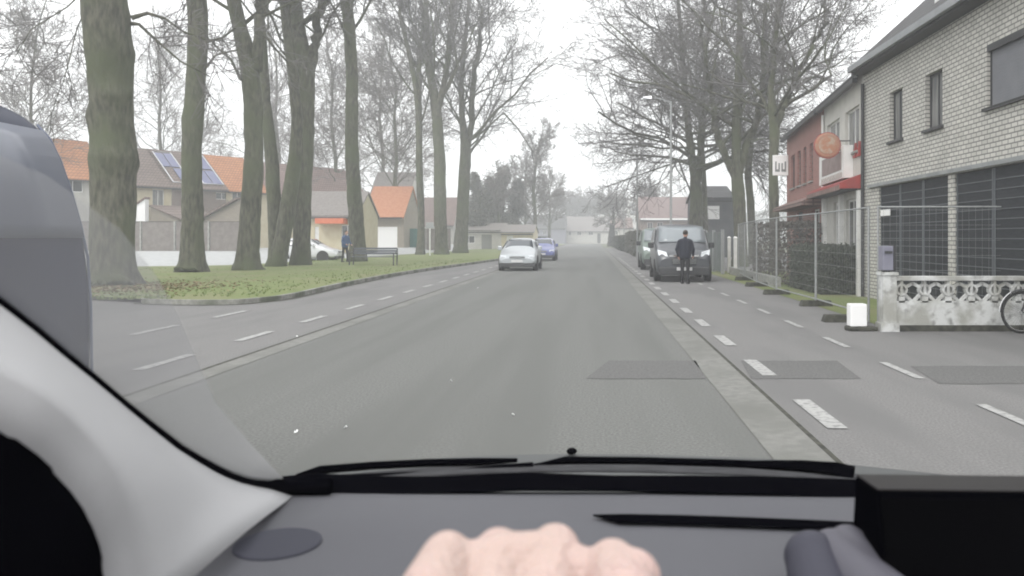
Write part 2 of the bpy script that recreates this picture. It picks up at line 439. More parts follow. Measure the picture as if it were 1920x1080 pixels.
# grass tufts (nobody could count them)
mb = MB(); rnd = random.Random(3)
def inside_verge(x, y):
    for i in range(len(K)-1):
        if K[i][1] <= y < max(K[i+1][1], K[i][1]+.01): break
    return True
for i in range(6000):
    y = 18.2 + (rnd.random()**1.6)*34; xl = -24 if y < 38 else -17.5
    kx = -7.9 if y > 19 else -9.5
    kx = kx + max(0, (y-38))*0.08
    x = kx - 0.15 - rnd.random()*(kx-xl)*1.0
    if y > 36 and x < -17 : continue
    h = rnd.uniform(.01,.06); a = rnd.uniform(0,6.28)
    for q in range(2):
        dx, dy = math.cos(a+q*1.5)*.03, math.sin(a+q*1.5)*.03
        lx, ly = rnd.uniform(-.05,.05), rnd.uniform(-.05,.05)
        n = len(mb.v); mb.v += [(x-dx,y-dy,.09),(x+dx,y+dy,.09),(x+lx,y+ly,.12+h)]; mb.f.append((n,n+1,n+2))
tag(mb.build('grass', M['blade'], fix=False), kind='stuff')
# fallen brown leaves in the bed round the first tree
mb = MB(); rnd = random.Random(8)
for i in range(1300):
    x = rnd.gauss(-12.6, 1.3); y = rnd.gauss(22.0, 1.6)
    if y < 18.1 or x > -8.6: continue
    a = rnd.uniform(0,3.1); s = rnd.uniform(.03,.06); z = .125+rnd.uniform(0,.05)
    mb.quad((x-s,y,z),(x,y-s*.6,z+.02*math.sin(a)),(x+s,y,z),(x,y+s*.6,z+.02*math.cos(a)))
tag(mb.build('fallen_leaves', mat('dead_leaf', (0.20,0.13,0.08), 0.9, (0.30,0.22,0.14), 3), fix=False), kind='stuff')
# ------------------------------------------------------------------ service road behind the trees, terrace rising to the houses
B = [(-90,53),(-45,54),(-33,55),(-30,55),(-27,55.5),(-24.2,57),(-22.5,60),(-21.2,63),(-20.0,66.5),(-18.8,70),(-17.4,74),(-16.6,84),(-16.2,110),(-16,YE)]
mb = MB(); rows = []
for i in range(len(F)):
    a = Vector((*F[i], .09)); b = Vector((*B[i], .58))
    rows.append([a.lerp(b, j/4) for j in range(5)] + [Vector((B[i][0]-(220 if i > 4 else 60), B[i][1]+(0 if i > 4 else 150), .58))])
mb.grid(rows)
struct('service_road', mb, M['paving'])

# ------------------------------------------------------------------ walls with openings
def wall(mb, y0, y1, z0, z1, ops, x=0.0, rev=0.13):
    ys = sorted({y0, y1, *[v for o in ops for v in o[:2]]}); zs = sorted({z0, z1, *[v for o in ops for v in o[2:4]]})
    for i in range(len(ys)-1):
        for j in range(len(zs)-1):
            cy, cz = (ys[i]+ys[i+1])/2, (zs[j]+zs[j+1])/2
            if any(o[0] < cy < o[1] and o[2] < cz < o[3] for o in ops): continue
            mb.quad((x,ys[i],zs[j]),(x,ys[i],zs[j+1]),(x,ys[i+1],zs[j+1]),(x,ys[i+1],zs[j]))
    for a, b, c, d in [o[:4] for o in ops]:
        mb.quad((x,a,c),(x,b,c),(x+rev,b,c),(x+rev,a,c)); mb.quad((x,a,d),(x+rev,a,d),(x+rev,b,d),(x,b,d))
        mb.quad((x,a,c),(x+rev,a,c),(x+rev,a,d),(x,a,d)); mb.quad((x,b,c),(x,b,d),(x+rev,b,d),(x+rev,b,c))
def window(parent, o, fm, gm, x=0.0, rev=0.13, bars=1, sill=None, name='window', fw=0.055):
    a, b, c, d = o[:4]; xf = x+rev-0.05
    m = MB(); m.box(xf,xf+.05,a,b,c,c+fw); m.box(xf,xf+.05,a,b,d-fw,d); m.box(xf,xf+.05,a,a+fw,c+fw,d-fw); m.box(xf,xf+.05,b-fw,b,c+fw,d-fw)
    for k in range(bars):
        yb = a+(b-a)*(k+1)/(bars+1); m.box(xf+.003,xf+.047,yb-fw/2,yb+fw/2,c+fw,d-fw)
    f = m.build(name, fm, parent)
    MB().box(xf+.02,xf+.03,a+fw*.5,b-fw*.5,c+fw*.5,d-fw*.5).build('pane', gm, f)
    if sill: MB().box(x-.07,x+rev-.02,a-.06,b+.06,c-.06,c-.004).build('sill', sill, f)
    return f
def roofprism(mb, y0, y1, ez, rz, depth, ov=0.3, th=0.14, oy=0.0, ridge=None):
    ridge = depth/2 if ridge is None else ridge
    s = (rz-ez)/ridge
    xs = [-ov, ridge, 2*ridge+ov if 2*ridge >= depth-.01 else depth]
    zs = [ez-ov*s, rz, rz-(xs[2]-ridge)*s]
    for (xa,za),(xb,zb) in (((xs[0],zs[0]),(xs[1],zs[1])),((xs[1],zs[1]),(xs[2],zs[2]))):
        mb.hexa([(xa,y0-oy,za),(xb,y0-oy,zb),(xb,y1+oy,zb),(xa,y1+oy,za),(xa,y0-oy,za+th),(xb,y0-oy,zb+th),(xb,y1+oy,zb+th),(xa,y1+oy,za+th)])
def shell(mb, y0, y1, z0, ez, rz, depth, ops, x=0.0, rev=0.13, gable=True):
    wall(mb, y0, y1, z0, ez, ops, x, rev)
    mb.quad((depth,y0,z0),(depth,y1,z0),(depth,y1,ez),(depth,y0,ez))
    for yy in (y0, y1):
        mb.poly([(x,yy,z0),(depth,yy,z0),(depth,yy,ez)] + ([((x+depth)/2,yy,rz)] if gable else []) + [(x,yy,ez)])

# ---- white brick house on the right, facade parallel to the road
H = thing('brick_house', 'two-storey white-painted brick house with dark garage doors and grey roller shutter upstairs', 'house', (6.9,0,0))
Y0, Y1 = 9.0, 20.4
wo = [(17.84,18.6,3.73,4.87),(15.8,16.6,3.73,4.87),(11.3,14.02,3.77,4.87),(15.55,19.3,0.05,2.72),(9.6,15.27,0.05,2.72)]
mb = MB(); wall(mb, Y0, Y1, 0, 6.0, wo, 0, .14)
mb.quad((9,Y0,0),(9,Y1,0),(9,Y1,6),(9,Y0,6)); mb.poly([(0,Y0,0),(9,Y0,0),(9,Y0,6),(4.5,Y0,9.95),(0,Y0,6)]); mb.poly([(0,Y1,0),(9,Y1,0),(9,Y1,6),(4.5,Y1,9.95),(0,Y1,6)])
mb.build('wall', M['whitebrick'], H)
for o in wo[:2]: window(H, o, M['dark'], M['curtain'], rev=.14, bars=1, sill=M['slate'])
o = wo[2]
f = MB().box(.0,.06,o[0],o[1],o[3]-.12,o[3]).build('shutter_box', M['dark'], H)
mb = MB()
zz = o[2]
while zz < o[3]-.13:
    mb.box(.075,.09,o[0]+.04,o[1]-.04,zz,zz+.042); zz += .046
MB().box(.09,.10,o[0],o[1],o[2],o[3]).build('window', M['darkw'], H)
mb.build('roller_shutter', M['shutter'], H)
MB().box(.06,.11,o[1]-.04,o[1]-.003,o[2],o[3]-.122).build('shutter_guide', M['dark'], H); MB().box(.06,.11,o[0]+.003,o[0]+.04,o[2],o[3]-.122).build('shutter_guide', M['dark'], H)
MB().box(-.07,.13,o[0]-.06,o[1]+.06,o[2]-.06,o[2]-.004).build('sill', M['slate'], H)
def garage(a, b, n):
    g = None
    for i in range(n):
        y0 = a+(b-a)*i/n; y1 = a+(b-a)*(i+1)/n
        m = MB(); m.box(.05,.10,y0+.015,y1-.015,.06,2.71)
        g = m.build('garage_door', M['gatecol'], H)
        m = MB()
        zz = .12
        while zz < 2.66:
            m.box(.035,.05,y0+.05,y1-.05,zz,zz+.016); zz += .17
        m.box(.03,.05,y0+.015,y0+.05,.06,2.71); m.box(.03,.05,y1-.05,y1-.015,.06,2.71)
        m.build('slat', mat('gate_slat', (0.10,0.11,0.12), 0.45), g)
    return g
garage(15.55,19.3,3); garage(9.6,15.27,4)
m = MB(); m.box(-.07,-.003,Y0,19.95,2.74,2.82); m.build('flashing', mat('lead_flashing',(0.20,0.21,0.21),0.6,(0.27,0.28,0.28),3), H)
MB().box(-.02,-.004,18.55,19.15,2.02,2.17).build('name_plate', M['white'], H)
mb = MB(); roofprism(mb, Y0-.1, Y1, 6.0, 10.05, 9.0, ov=.32, th=.16); mb.build('roof', M['slate'], H)
mb = MB(); mb.box(-.42,-.32,Y0-.1,Y1,5.70,5.84); mb.build('gutter', mat('zinc_gutter',(0.26,0.27,0.28),0.5,(0.31,0.32,0.33),3,metal=.3), H)
MB().box(-.32,-.002,Y0,Y1,5.64,5.70).build('soffit', M['dark'], H)
# pale strip running up the roof
m = MB(); xa, xb = .3, 3.2
for s, yy in ((0,16.7),):
    z_ = lambda x: 6.0+x*.9+.17
    m.hexa([(xa,yy,z_(xa)),(xb,yy,z_(xb)),(xb,yy+.16,z_(xb)),(xa,yy+.16,z_(xa)),(xa,yy,z_(xa)+.14),(xb,yy,z_(xb)+.14),(xb,yy+.16,z_(xb)+.14),(xa,yy+.16,z_(xa)+.14)])
m.build('verge_flashing', M['whitep'], H)
MB().tube([(-.07,20.28,5.40),(-.07,20.28,.02)], .045, 10).build('downpipe', M['dark'], H)

# ---- cafe and red brick house, row turned 5 degrees
RZ = -math.atan2(1.2, 13.0)
def sof(px):
    k = (px-1112)/1500.0
    return (6.9-20.45*k)/(.9958*k-.0919)
def zat(px, py):
    s = sof(px); Y = 20.45+.9958*s
    return CH-(py-446)*Y/1500.0
C = thing('cafe', 'white-rendered cafe front with red canopy between brick houses', 'cafe', (6.9,20.45,0), RZ)
co_ = [(sof(1611),sof(1585),3.8,5.0),(sof(1574),sof(1551),3.8,5.0),(sof(1614),sof(1586),.35,2.55),(sof(1579),sof(1563),.03,2.55)]
SE = sof(1545)
mb = MB(); shell(mb, 0.0, SE, 0, 5.75, 9.5, 8.6, co_); mb.build('wall', M['render'], C)
for o in co_[:2]: window(C, o, M['whitep'], M['curtain'], bars=1, sill=M['concrete'])
window(C, co_[2], M['whitep'], M['darkw'], bars=2, sill=M['concrete'])
window(C, co_[3], M['whitep'], M['darkw'], bars=0, name='door', fw=.09)
mb = MB(); roofprism(mb, 0.02, SE, 5.75, 9.6, 8.6, ov=.14); mb.build('roof', M['slate'], C)
MB().box(-.26,-.14,0.02,SE,5.48,5.60).build('gutter', M['dark'], C)
MB().tube([(-.06,SE-.1,5.4),(-.06,SE-.1,.02)], .04, 8).build('downpipe', M['whitep'], C)
for s in (sof(1616), sof(1581), SE-.35):
    MB().box(-.12,-.003,s-.12,s+.12,0,2.72).build('pilaster', M['whitep'], C)
mb = MB(); mb.hexa([(-.55,.15,2.78),(-.003,.15,2.78),(-.003,SE-.1,2.78),(-.55,SE-.1,2.78),(-.55,.15,2.92),(-.003,.15,3.15),(-.003,SE-.1,3.15),(-.55,SE-.1,2.92)])
cn = mb.build('canopy', M['redpaint'], C)
MB().box(-.57,-.552,.15,SE-.1,2.74,2.86).build('valance', M['roofpink'], cn)
MB().box(-.50,-.10,.2,SE-.15,2.74,2.778).build('soffit', M['dark'], cn)
# sign cabinet above the canopy, unreadable brown panel in a pale frame
cab = MB().box(-.26,-.003,sof(1600),sof(1552),3.12,4.0).build('sign_cabinet', M['whitep'], C)
MB().box(-.272,-.262,sof(1596),sof(1558),3.36,3.86).build('sign_panel', mat('faded_brown_panel',(0.20,0.15,0.14),0.6,(0.26,0.20,0.19),5), cab)
MB().box(-.272,-.262,sof(1597),sof(1556),3.15,3.29).build('lettering_strip', mat('worn_lettering',(0.25,0.20,0.18),0.6,(0.62,0.60,0.56),16,lo=.45,hi=.55,stretch=(1,3,1)), cab)
# small red letters by the corner
rl = MB(); s0 = sof(1605)
for i, s in enumerate((0.22,0.62)):
    rl.box(-.06,-.004,s,s+.07,3.62,4.0); rl.box(-.06,-.004,s+.07,s+.26,3.62,3.69); rl.box(-.06,-.004,s+.07,s+.2,3.79,3.85)
rl.build('letters', M['redpaint'], C)

D = thing('brick_house', 'red brick terraced house with narrow upstairs windows beyond the cafe', 'house', (6.9,20.45,0), RZ)
SF = sof(1478)
do = [(sof(b),sof(a),3.45,4.75) for a, b in ((1486,1493),(1498,1504.5),(1509,1515),(1521,1527.5))]
do += [(sof(1540),sof(1527),.4,2.45),(sof(1508),sof(1497),.03,2.45)]
mb = MB(); shell(mb, SE+.004, SF, 0, 5.75, 9.5, 8.6, do, x=-.06); mb.build('wall', M['redbrick'], D)
for o in do[:4]: window(D, o, M['roofpink'], M['darkw'], x=-.06, bars=0, sill=M['concrete'])
window(D, do[4], M['whitep'], M['darkw'], x=-.06, bars=1, sill=M['concrete'])
window(D, do[5], M['dark'], M['darkw'], x=-.06, bars=0, name='door')
mb = MB(); roofprism(mb, SE+.004, SF+.04, 5.75, 9.6, 8.6, ov=.20); mb.build('roof', M['slate'], D)
MB().box(-.32,-.20,SE,SF+.04,5.44,5.56).build('gutter', M['dark'], D)
mb = MB(); mb.hexa([(-.7,SE,2.55),(-.063,SE,2.55),(-.063,SF-.5,2.55),(-.7,SF-.5,2.55),(-.7,SE,2.68),(-.063,SE,2.95),(-.063,SF-.5,2.95),(-.7,SF-.5,2.68)])
mb.build('canopy', M['roofpink'], D)
# projecting signs on the row: round one and square box, both fixed to the walls by arms
sg = thing('round_sign', 'round faded orange sign hanging out over the cafe canopy', 'sign', (6.9,20.45,0), RZ)
sy = 1.4
MB().lathe([(.31,-.05),(.34,-.03),(.34,.03),(.31,.05)], (-.62,sy,4.03), 'y', 28).build('disc', M['orange'], sg)
MB().lathe([(.24,-.066),(.24,.066)], (-.62,sy,4.03), 'y', 24).build('face', mat('sign_pale',(0.40,0.33,0.26),0.7,(0.38,0.18,0.11),7,lo=.4,hi=.6), sg)
MB().lathe([(.33,-.03),(.36,-.03),(.36,.03),(.33,.03)], (-.62,sy,4.03), 'y', 28).build('rim', M['redpaint'], sg)
for az in (4.15,3.9): MB().bar((0,sy,az),(-.3,sy,az),.03,.03).build('arm', M['dark'], sg)
sg = thing('box_sign', 'square white box sign projecting from the red brick house', 'sign', (6.9,20.45,0), RZ)
sy = SF-.35
MB().box(-.68,-.06,sy-.07,sy+.07,4.05,4.88).build('cabinet', M['white'], sg, bevel=.02)
g = mat('sign_grey',(0.22,0.23,0.23),0.6)
m = MB()
m.box(-.59,-.40,sy-.078,sy-.072,4.2,4.3); m.box(-.59,-.53,sy-.078,sy-.072,4.3,4.62); m.box(-.46,-.40,sy-.078,sy-.072,4.3,4.55)
m.box(-.34,-.15,sy-.078,sy-.072,4.2,4.3); m.box(-.34,-.28,sy-.078,sy-.072,4.3,4.55); m.box(-.21,-.15,sy-.078,sy-.072,4.3,4.62)
m.build('mark', g, sg)
for az in (4.7,4.2): MB().bar((-.02,sy,az),(-.10,sy,az),.04,.04).build('arm', M['dark'], sg)

# ------------------------------------------------------------------ low garden wall with cast balustrade
W = thing('garden_wall', 'low whitewashed concrete garden wall with pierced ornamental balustrade', 'garden wall', (0,12.9,0))
x0, x1 = 4.86, 7.9
MB().box(x0,x1,-.07,.07,.10,.46).build('base_panel', M['oldwhite'], W)
MB().box(x0-.02,x1,-.09,.09,0,.10).build('plinth', M['joint'], W)
MB().box(x0,x1,-.075,.075,.81,.885).build('top_rail', M['oldwhite'], W, bevel=.01)
mb = MB(); MBL = .375; x = x0+.10
def ring(mb, cx, cz, r, t, n=14, dy=.05):
    for k in range(n):
        a0, a1 = 2*math.pi*k/n, 2*math.pi*(k+1)/n
        pts = [(cx+rr*math.cos(a), -dy, cz+rr*math.sin(a)) for rr, a in ((r-t,a0),(r,a0),(r,a1),(r-t,a1))]
        mb.prism(pts, (0,2*dy,0))
i = 0
while x < x1:
    ring(mb, x, .665, .098, .034)
    mb.box(x-.022,x+.022,-.045,.045,.57,.81)
    for s in (-1,1):
        mb.bar((x+s*.06,0,.59),(x+s*MBL/2,0,.46),.05,.05)
        mb.bar((x+s*.08,0,.71),(x+s*MBL/2,0,.77),.04,.05)
    mb.box(x-.05,x+.05,-.05,.05,.46,.56)
    x += MBL; i += 1
mb.box(x0,x1,-.05,.05,.46,.485)
mb.build('balustrade', M['oldwhite'], W)
MB().box(x0-.22,x0-.003,-.11,.11,.14,.90).box(x0-.25,x0+.02,-.13,.13,.903,.95).box(x0-.26,x0+.03,-.14,.14,0,.137).build('gate_pillar', M['oldwhite'], W)
# mailbox on the pillar
ml = thing('mailbox', 'pale grey metal letterbox standing on the garden wall pillar', 'mailbox', (4.72,12.9,.95))
MB().box(-.085,.085,-.11,.11,.03,.42).build('body', mat('mailbox_grey',(0.19,0.19,0.24),0.5,(0.23,0.23,0.28),4), ml, bevel=.012)
MB().box(-.06,.06,-.13,-.112,.30,.34).build('flap', M['dark'], ml)
MB().box(-.05,.05,-.05,.05,0,.03).build('foot', M['dark'], ml)
MB().box(.087,.115,-.12,.12,.02,.44).build('side_board', M['dark'], ml)
# white plastic block and black foot beside the fence end
wb = thing('plastic_block', 'small white plastic block standing on a dark fence foot by the pillar', 'block', (4.27,12.95,0))
MB().box(-.17,.30,-.13,.13,0,.07).build('base', M['joint'], wb, bevel=.02)
MB().box(-.135,.135,-.10,.10,.073,.435).build('body', M['white'], wb, bevel=.015)

# ------------------------------------------------------------------ construction fence panels
def fence_panel(a, b, label, feet=True, h=2.05):
    a = Vector((*a,0)); b = Vector((*b,0)); L = (b-a).length
    f = thing('construction_fence', label, 'fence panel', a, math.atan2(b.y-a.y, b.x-a.x), 'mesh construction fence panels')
    m = MB()
    m.tube([(0.02,0,.03),(0.02,0,h)], .021, 8); m.tube([(L-.02,0,.03),(L-.02,0,h)], .021, 8)
    for z in (.16,h-.02): m.tube([(0.02,0,z),(L-.02,0,z)], .017, 6)
    m.build('frame', M['galv'], f)
    m = MB()
    n = int(L/.11)
    for i in range(1, n): m.tube([(L*i/n,0,.16),(L*i/n,0,h-.02)], .0022, 3, cap=False)
    z = .42
    while z < h-.05:
        m.tube([(0.02,0.003,z),(L-.02,0.003,z)], .0025, 3, cap=False); z += .26
    m.build('wire_mesh', M['galv'], f, fix=False)
    return f
pn = [(4.83,14.0),(4.90,17.6),(4.86,21.2),(5.05,24.7),(5.35,28.2),(5.75,31.7)]
lb = ['mesh fence panel running from the white block up the grass strip', 'mesh fence panel in front of the dark green hedge', 'mesh fence panel in front of the brown hedge near the cafe',
      'mesh fence panel beside the long brown hedge, fourth from the garden wall', 'mesh fence panel by the white gate posts at the far end of the run']
for i in range(5): fence_panel(pn[i], pn[i+1], lb[i])
fence_panel((4.88,13.75),(8.4,13.55), 'mesh fence panel standing behind the garden balustrade, across the dark garage doors')
fl = ['concrete fence foot beside the white plastic block', 'concrete fence foot at the joint nearest the dark green hedge', 'concrete fence foot where the brown hedge begins', 'concrete fence foot half way along the brown hedge', 'concrete fence foot near the white gate posts']
for i, p in enumerate(pn[:5]):
    x, y = p
    if i == 0: x, y = 4.45, 14.3
    tag(MB().hexa([(x-.35,y-.12,0),(x+.35,y-.12,0),(x+.35,y+.12,0),(x-.35,y+.12,0),(x-.31,y-.09,.13),(x+.31,y-.09,.13),(x+.31,y+.09,.13),(x-.31,y+.09,.13)]).build('fence_foot', M['joint'], bevel=.01), fl[i], 'fence foot', 'concrete feet of the mesh fence')
# low edging wall along the strip
tag(MB().box(5.62,5.74,24.4,33,0,.30).build('low_wall', M['concrete'], bevel=.01), 'low grey concrete edging wall under the brown hedge', 'low wall')
for i, (x, y) in enumerate(((5.80,32.6),(5.85,34.4))):
    p = thing('gate_post', ['white square gate post beside the parked van, nearer one', 'white square gate post beside the parked van, farther one'][i], 'gate post', (x,y,0), 0, 'white gate posts')
    MB().box(-.065,.065,-.065,.065,0,1.48).build('shaft', M['whitep'], p); MB().hexa([(-.085,-.085,1.483),(.085,-.085,1.483),(.085,.085,1.483),(-.085,.085,1.483),(-.03,-.03,1.56),(.03,-.03,1.56),(.03,.03,1.56),(-.03,.03,1.56)]).build('cap', M['whitep'], p)
gt = thing('panel_fence', 'grey-green panel fence running beside the dark van', 'fence', (5.3,33,0), 0)
for i in range(6):
    MB().box(.02,.07,i*2.4+.05,i*2.4+2.35,.08,1.75).build('panel', mat('greygreen_panel',(0.11,0.125,0.12),0.8,(0.15,0.165,0.16),3), gt)
    MB().box(-.02,.11,i*2.4-.05,i*2.4+.05,0,1.85).build('post', M['galv'], gt)

# ------------------------------------------------------------------ hedges (leaf clumps)
def leafbox(name, label, x0, x1, y0, y1, z1, m, n, s=.05, seed=1, cat='hedge', z0=0.05, core=True, rz=0, taper=0.0, kind=None, group=None):
    rd = random.Random(seed); mb = MB(); t = thing(name, label, cat, ((x0+x1)/2,(y0+y1)/2,0), rz, group)
    ax, ay = (x1-x0)/2, (y1-y0)/2
    for i in range(n):
        q = rd.random(); z = z0+(z1-z0)*rd.random(); k = 1-taper*(z/z1)
        side = rd.random()
        if side < .3: x, y, z = rd.uniform(-ax,ax)*k, rd.uniform(-ay,ay)*k, z1+rd.gauss(0,.05)
        elif side < .7: x, y = (-ax if rd.random()<.8 else ax)*k+rd.gauss(0,.06), rd.uniform(-ay,ay)*k
        else: x, y = rd.uniform(-ax,ax)*k, (-ay if rd.random()<.7 else ay)*k+rd.gauss(0,.06)
        v = Vector((rd.gauss(0,1),rd.gauss(0,1),rd.gauss(0,1))).normalized(); u = v.orthogonal().normalized(); w_ = v.cross(u)
        c = Vector((x,y,z)); ss = s*rd.uniform(.6,1.4)
        mb.quad(c-u*ss, c-w_*ss*.5, c+u*ss, c+w_*ss*.5)
    mb.build('foliage', m, t, fix=False)
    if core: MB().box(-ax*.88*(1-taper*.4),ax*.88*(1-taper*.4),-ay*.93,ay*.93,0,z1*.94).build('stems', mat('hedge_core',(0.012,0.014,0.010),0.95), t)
    return t
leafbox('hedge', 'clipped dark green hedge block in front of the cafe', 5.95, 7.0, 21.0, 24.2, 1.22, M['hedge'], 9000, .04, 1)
leafbox('hedge', 'tall dark brown hedge behind the mesh fence', 6.0, 7.2, 25.2, 30.0, 1.95, M['beech'], 7500, .05, 2, core=False)
# ------------------------------------------------------------------ generic gabled house: local x goes into the house, y along the front
def house(name, label, loc, rz, y0, y1, ez, rz_, depth, wm, rm, ops=(), z0=0.5, doors=(), chim=None, cat='house', ov=.3, fm=None, gm=None, sill=None, ridge=None):
    h = thing(name, label, cat, loc, rz)
    mb = MB(); shell(mb, y0, y1, z0, ez, rz_-.05, depth, list(ops)+list(doors)); mb.build('wall', wm, h)
    for o in ops: window(h, o, fm or M['whitep'], gm or M['darkw'], bars=1, sill=sill)
    for o in doors:
        f = MB().box(.05,.09,o[0]+.004,o[1]-.004,o[2]+.004,o[3]-.004).build(o[5] if len(o) > 5 else 'door', o[4], h)
    mb = MB(); roofprism(mb, y0, y1, ez, rz_, depth, ov=ov, oy=.12); rf = mb.build('roof', rm, h)
    if chim:
        for cy in chim: MB().box(depth/2-.35,depth/2+.25,cy-.4,cy+.4,rz_-.7,rz_+.95).box(depth/2-.4,depth/2+.3,cy-.45,cy+.45,rz_+.95,rz_+1.03).build('chimney', M['tanbrick'], rf)
    mb = MB(); mb.box(-ov-.12,-ov,y0,y1,ez-ov*.6-.12,ez-ov*.6); mb.build('gutter', M['dark'], h)
    return h, rf
LO = (-36.2, 66.0, 0); LR = math.atan2(.561, -.828)
def ly(px):
    k = (px-1112)/1500.0
    return -((-36.2-66*k)/(.828*k-.561))
def opx(a, b, z0, z1): return (ly(b), ly(a), z0, z1)
def H2(px): return ly(px)
E, RD = 5.85, 9.1
house('terraced_house', 'terraced house with bright orange tile roof behind the largest trunk', LO, LR, ly(205), ly(40), E+.25, RD+.15, 8, M['render'], M['rooforange'], [opx(118,156,5.0,5.9), opx(60,90,4.4,5.6)], fm=M['white'])
h, rf = house('terraced_house', 'terraced house with brown tile roof and chimney left of the solar panels', LO, LR, ly(322)+.01, ly(205)-.01, E, RD, 8, M['cream'], M['roofbrown'], [opx(286,308,3.4,5.5), opx(222,240,3.6,5.3)], chim=[ly(264)], gm=M['curtain'])
h, rf = house('terraced_house', 'terraced house with solar panels across its brown roof', LO, LR, ly(424)+.01, ly(322)-.01, E, RD, 8, M['brownbrick'], M['roofbrown'], [opx(405,428,4.9,5.5), opx(340,356,3.6,5.4)])
def roofpt(px, t, lift=.2):       # t 0 at the eave .. 1 at the ridge, on the road side slope
    return Vector((-.3+t*4.3, ly(px), E-.24+t*(RD-E+.24)+lift))
i = 0
for a, b in ((328,343),(345,360),(385,401),(403,420)):
    for t0, t1 in ((.12,.48),(.52,.88)):
        if (a, t0) == (328,.12): continue
        q = [roofpt(a,t0), roofpt(b,t0), roofpt(b,t1), roofpt(a,t1)]
        mb = MB().prism(q, (-.03,0,.04)); mb.build('solar_panel', M['solar'], h)
        i += 1
mb = MB()
for a, b in ((327,361),(384,421)):
    mb.tube([roofpt(a,.1,.26), roofpt(b,.1,.26), roofpt(b,.9,.26), roofpt(a,.9,.26), roofpt(a,.1,.26)], .05, 4)
mb.build('panel_frame', M['alu'], h)
house('terraced_house', 'terraced house with orange roof just right of the solar panels', LO, LR, ly(500)+.01, ly(424)-.01, E-.05, RD-.05, 8, M['cream'], M['rooforange'], [opx(436,456,4.9,5.6)], fm=M['white'])
house('terraced_house', 'terraced house with dull pink-red roof at the far end of the row', LO, LR, ly(690)+.01, ly(500)-.01, E-.1, RD-.3, 8, M['cream'], M['roofpink'], [opx(588,606,4.7,5.4), opx(609,626,4.7,5.4)], fm=M['white'])
# low brown outbuildings in front of the row
o1 = thing('outbuilding', 'low outbuilding with brown lean-to roof below the chimney house', 'outbuilding', LO, LR)
MB().hexa([(-5,ly(352),.5),(-.5,ly(352),.5),(-.5,ly(276),.5),(-5,ly(276),.5),(-5,ly(352),2.9),(-.5,ly(352),4.0),(-.5,ly(276),4.0),(-5,ly(276),2.9)]).build('wall', M['tanbrick'], o1)
MB().hexa([(-5.3,ly(356),2.90),(-.4,ly(356),4.08),(-.4,ly(272),4.08),(-5.3,ly(272),2.90),(-5.3,ly(356),3.02),(-.4,ly(356),4.2),(-.4,ly(272),4.2),(-5.3,ly(272),3.02)]).build('roof', M['roofbrown'], o1)
o1 = thing('outbuilding', 'small gabled outbuilding with sloping brown roof under the solar panels', 'outbuilding', (0,60,0), R(90))
xa, xb = XZ(384,0,60)[0], XZ(462,0,60)[0]
mb = MB().prism([(0,-xb,.5),(0,-xa,.5),(0,-xa,3.0),(0,-xb+.6,4.35),(0,-xb,4.35)], (1.5,0,0)); mb.build('wall', M['tanbrick'], o1)
MB().prism([(-.3,-xa+.3,2.85),(-.3,-xb+.6,4.38),(-.3,-xb+.6,4.55),(-.3,-xa+.3,3.02)], (2,0,0)).build('roof', M['roofbrown'], o1)
o1 = thing('outbuilding', 'white gable wall of a small outbuilding beside the largest trunk', 'outbuilding', (0,59,0), R(90))
xa, xb = XZ(228,0,59)[0], XZ(272,0,59)[0]
MB().prism([(0,-xb,.5),(0,-xa,.5),(0,-xa,3.2),(0,-xb,4.35)], (.5,0,0)).build('wall', M['white'], o1)
MB().prism([(-.1,-xa+.15,3.1),(-.1,-xb-.05,4.40),(-.1,-xb-.05,4.52),(-.1,-xa+.15,3.22)], (.7,0,0)).build('roof', M['roofpink'], o1)
# panel fence in front of the houses
fx0, fx1 = -50.0, XZ(456,0,56)[0]
fn = thing('panel_fence', 'long grey-brown concrete panel fence beyond the tree trunks', 'fence', (fx1,56,.55))
x = 0; i = 0
while x > fx0-fx1:
    MB().box(x-2.3,x-.08,-.03,.03,.03,2.05).build('panel', M['darkconc'], fn)
    MB().box(x-.08,x+.04,-.08,.08,0,2.12).build('post', M['concrete'], fn)
    x -= 2.38
MB().box(fx0-fx1,0,-.05,.05,2.052,2.11).build('cap', mat('fence_cap',(0.07,0.06,0.055),0.9,(0.10,0.09,0.08),3), fn)
# ---- single buildings facing the camera (local y = -X)
def fhouse(name, label, Y, pa, pb, eave, ridge, depth, wm, rm, ops=(), doors=(), z0=.4, **k):
    xa, xb = XZ(pa,0,Y)[0], XZ(pb,0,Y)[0]
    cv = lambda o: (-XZ(o[1],0,Y)[0], -XZ(o[0],0,Y)[0], XZ(0,o[3],Y)[1], XZ(0,o[2],Y)[1]) + tuple(o[4:])
    ez = XZ(0,eave,Y)[1]; rz_ = XZ(0,ridge,Y+depth/2)[1]
    return house(name, label, (0,Y,0), R(90), -xb, -xa, ez, rz_, depth, wm, rm, [cv(o) for o in ops], z0, [cv(o) for o in doors], **k)
h, rf = fhouse('bungalow', 'low house with grey-brown roof and orange-red canopy behind the leaning trunks', 60, 556, 668, 403, 362, 6, M['cream'], M['roofgrey'], [(640,662,422,448)], [(590,598,425,466,M['whitep'])])
MB().box(-1.1,-.01,-XZ(652,0,60)[0],-XZ(600,0,60)[0],2.55,2.95).build('canopy', mat('canopy_orange',(0.55,0.13,0.06),0.7,(0.60,0.18,0.09),4), h)
fhouse('garage', 'small building with orange hipped roof and wide white garage door', 75, 684, 757, 402, 352, 7, M['tanbrick'], mat('orange_weathered_tile',(0.42,0.17,0.09),0.85,(0.48,0.23,0.13),5,0.5,20), [], [(697,745,425,466,M['white'],'garage_door')], cat='garage', ov=.5)
fhouse('house', 'house with tall olive-grey roof and white gable window behind the orange garage', 92, 690, 762, 380, 325, 9, M['render'], M['roofgrey'], [(739,757,384,400)], fm=M['white'])
